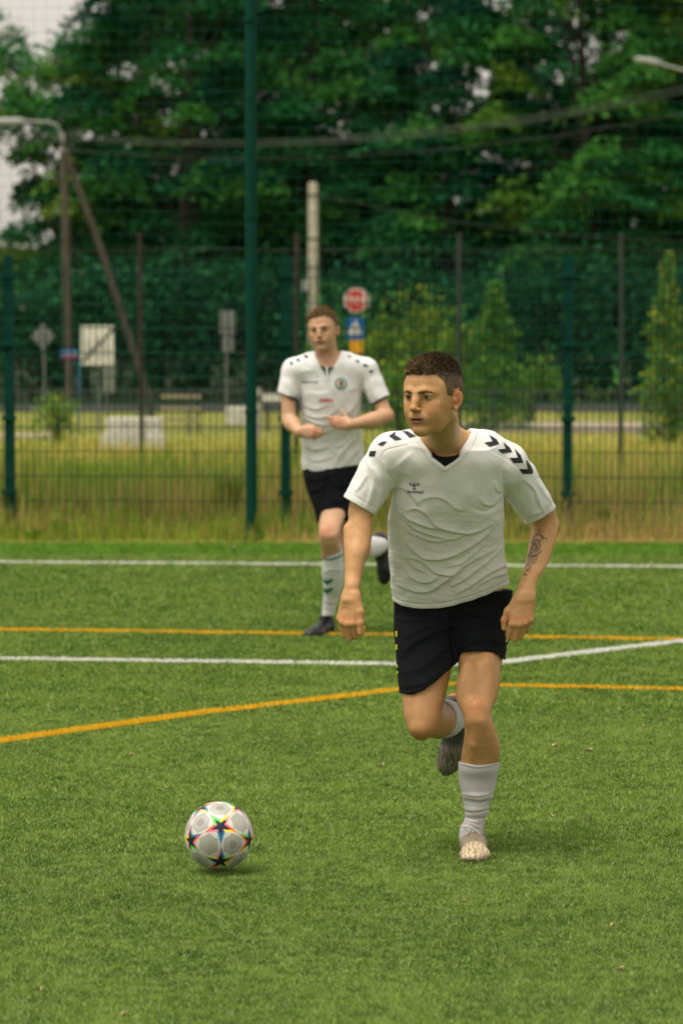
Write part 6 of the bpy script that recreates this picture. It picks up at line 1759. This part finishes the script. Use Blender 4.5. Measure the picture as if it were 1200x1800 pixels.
    V, Q = polygonise(S, .0036); N = vnormals(V, Q); V = V + N * (.0014 * wob(V * np.array([.5, .5, 1.5]), 60, 52))[:, None]
    f = [(L5(a), w, h * .001) for a, w, h in (([(370, 1130), (450, 1100), (560, 1110)], 2, 4), ([(380, 1400), (450, 1420), (520, 1400)], 2, 4), ([(370, 1450), (440, 1470), (500, 1450)], 1.6, 3))]
    V = apply_folds(V, N, f)
    sock = make_mesh('sock', V, Q, M['sock_white'], root); bs = bvh_of(V, Q)
    decal('sock_stripe', [L5([(368, 985), (430, 993), (500, 975), (562, 938), (565, 950), (505, 988), (430, 1007), (370, 999)])], bs, M['green_print'], sock, lift=.003, cell=3)
    for y in (0, 85):
        decal('sock_chevron', [L5([(362, 1170 + y), (405, 1202 + y), (462, 1180 + y), (458, 1208 + y), (402, 1243 + y), (366, 1205 + y)])], bs, M['green_print'], sock, lift=.003, cell=3)
    S = Shape(); S.chain([P(640, 965, 21.42), P(657, 961, 21.52), P(668, 958, 21.62)], [.060, .056, .044], .01)
    V, Q = polygonise(S, .004); make_mesh('sock', V, Q, M['sock_white'], root)
    a = .42; ca, sa = math.cos(-a), math.sin(-a)
    R = np.array([[ca, -sa, 0], [sa, ca, 0], [0, 0, 1.0]])
    h0 = G(577, 1100); add_boot(root, 'boot', (P(580, 1090, 21.35)[0], 21.34, -.008), R, M['boot_black'], M['dark_sole'], M['boot_black'], 1.04, .004)
    zax = unit((-.45, -.85, .12)); yax = -unit((.16, -.10, -.98)); yax = unit(yax - (yax @ zax) * zax); xax = np.cross(yax, zax)
    add_boot(root, 'boot', P(672, 938, 21.70), np.stack([xax, yax, zax], 1), M['boot_black'], M['dark_sole'], M['boot_black'], 1.04, .004)
    # heel tab loop standing off the planted boot
    return root
# ================================================================== ball
def ball():
    c = P(385, 1469.5, 12.05); r = .1085
    g = (1 + 5 ** .5) / 2
    ico = np.array([unit(v) for v in [(0, s, t * g) for s in (-1, 1) for t in (-1, 1)] + [(s, t * g, 0) for s in (-1, 1) for t in (-1, 1)] + [(t * g, 0, s) for s in (-1, 1) for t in (-1, 1)]])
    def dirp(px, py):
        x, y = (px - 385) / 61.0, -(py - 1469.5) / 61.0
        return np.array([x, -math.sqrt(max(0, 1 - x * x - y * y)), y])
    T = np.array([dirp(392, 1443), dirp(388, 1507), dirp(336, 1478), dirp(439, 1477)])
    best = None
    for a in range(12):
        for b in range(12):
            if abs(ico[a] @ ico[b] - 1 / 5 ** .5) > .01: continue
            cm = [k for k in range(12) if abs(ico[a] @ ico[k] - 1 / 5 ** .5) < .01 and abs(ico[b] @ ico[k] - 1 / 5 ** .5) < .01]
            for c2, c3 in (cm, cm[::-1]):
                A = ico[[a, b, c2, c3]]; U, s, Vt = np.linalg.svd(A.T @ T)
                dsg = np.sign(np.linalg.det(Vt.T @ U.T)); Rm = Vt.T @ np.diag([1, 1, dsg]) @ U.T
                e = ((A @ Rm.T - T) ** 2).sum()
                if best is None or e < best[0]: best = (e, Rm)
    W = ico @ best[1].T
    bm = bmesh.new(); bmesh.ops.create_icosphere(bm, subdivisions=7, radius=1.0)
    V = np.array([v.co[:] for v in bm.verts]); V /= np.linalg.norm(V, axis=1)[:, None]
    Fc = np.array([[v.index for v in f.verts] for f in bm.faces]); bm.free()
    dt = V @ W.T; near = dt.argmax(1)
    C = np.tile(np.array([.62, .60, .56]), (len(V), 1)); H = np.zeros(len(V))
    srt = np.sort(dt, 1)
    a1, a2, a3 = [np.arccos(np.clip(srt[:, -i], -1, 1)) for i in (1, 2, 3)]
    # three-cornered panels between the stars: greyer inside, pale frame
    faces = []
    for i in range(12):
        for j in range(i + 1, 12):
            for k in range(j + 1, 12):
                if min(W[i] @ W[j], W[j] @ W[k], W[i] @ W[k]) > .4: faces.append(unit(W[i] + W[j] + W[k]))
    faces = np.array(faces); fd = V @ faces.T; fi = fd.argmax(1); fa = np.arccos(np.clip(fd.max(1), -1, 1))
    star_in = np.zeros(len(V)); nrm = {}
    for i in range(12):
        m = near == i; w = W[i]
        nb = [k for k in range(12) if abs(w @ W[k] - 1 / 5 ** .5) < .01]
        e1 = unit(W[nb[0]] - (W[nb[0]] @ w) * w); e2 = np.cross(w, e1)
        v = V[m]; th = np.arccos(np.clip(v @ w, -1, 1)); ph = np.arctan2(v @ e2, v @ e1)
        # star tips point along the seams to the neighbours
        u = np.mod(ph, 2 * math.pi / 5); u = np.minimum(u, 2 * math.pi / 5 - u); side = np.mod(ph, 2 * math.pi / 5) < math.pi / 5
        tip, notch = .54, .205
        x, y = th * np.cos(u), th * np.sin(u)
        nx_, ny_ = notch * math.cos(math.pi / 5), notch * math.sin(math.pi / 5)
        # edge from tip (tip,0) to notch
        s_ = (x - tip) * (ny_) - (y) * (nx_ - tip)         # >0 inside towards centre
        s_ = s_ / math.hypot(nx_ - tip, ny_)
        ins = -s_ if False else s_
        dd = (tip * ny_ - 0 * 0) ; cen = (0 - tip) * ny_ / math.hypot(nx_ - tip, ny_)
        d_in = ins * np.sign(cen)                            # positive inside the star
        idx = np.where(m)[0]
        k = np.floor(np.mod(ph, 2 * math.pi) / (2 * math.pi / 5)).astype(int)
        core = d_in > .070
        band = (d_in > -.0) & ~core
        colA = np.array([(.85, .10, .03), (.95, .80, .02), (.10, .75, .05), (.90, .25, .30), (.02, .20, .38)])
        colB = np.array([(.10, .80, .08), (.90, .12, .05), (.02, .22, .40), (.95, .75, .05), (.85, .30, .35)])
        cc = np.where(side[:, None], colA[(k + i) % 5], colB[(k + i * 2) % 5])
        C[idx[band]] = cc[band]
        outer = (th > .30) & (d_in > 0)
        C[idx[core]] = (.010, .014, .035)
        C[idx[outer & core]] = cc[outer & core] * .8
        halo = (d_in <= 0) & (d_in > -.022)
        C[idx[halo]] = np.array([.72, .70, .66])
        star_in[idx] = (d_in > -.0)
        # seam between neighbouring stars
        seam = (np.abs(y) < .008) & (th > tip)
        C[idx[seam]] = (.22, .22, .21); H[idx[seam]] = -.0012
    # grey panel inset: rounded triangle around every face centre
    for i, fcen in enumerate(faces):
        m = (fi == i) & (star_in == 0); v = V[m]; idx = np.where(m)[0]
        nb = W[(W @ fcen).argsort()[-3:]]
        dcor = np.arccos(np.clip(v @ nb.T, -1, 1)).min(1)
        eds = np.array([unit(np.cross(nb[a], nb[(a + 1) % 3])) for a in range(3)])
        de = np.abs(v @ eds.T).min(1)
        inset = (dcor > .335) & (de > .055)
        frame = inset & ((dcor < .36) | (de < .075))
        C[idx[inset]] = (.42, .41, .36)
        C[idx[frame]] = (.74, .72, .68)
        sq = inset & ~frame & (fa[idx] < .12) & (i % 2 == 0)
        C[idx[sq]] = (.30, .29, .26)
    b = material('ball_skin', (1, 1, 1), rough=0.38, spec=0.4, attr=True, noise=(11, .16), bump=(700, .15, .0006))
    Vb = V * (r + H[:, None])
    o = make_mesh('football', Vb, Fc, b, None, col=C)
    o.location = Vector(c)
    tag(o, 'match football with coloured stars on white panels, just off the turf', 'ball')
    return o
player_front(); player_back(); ball()
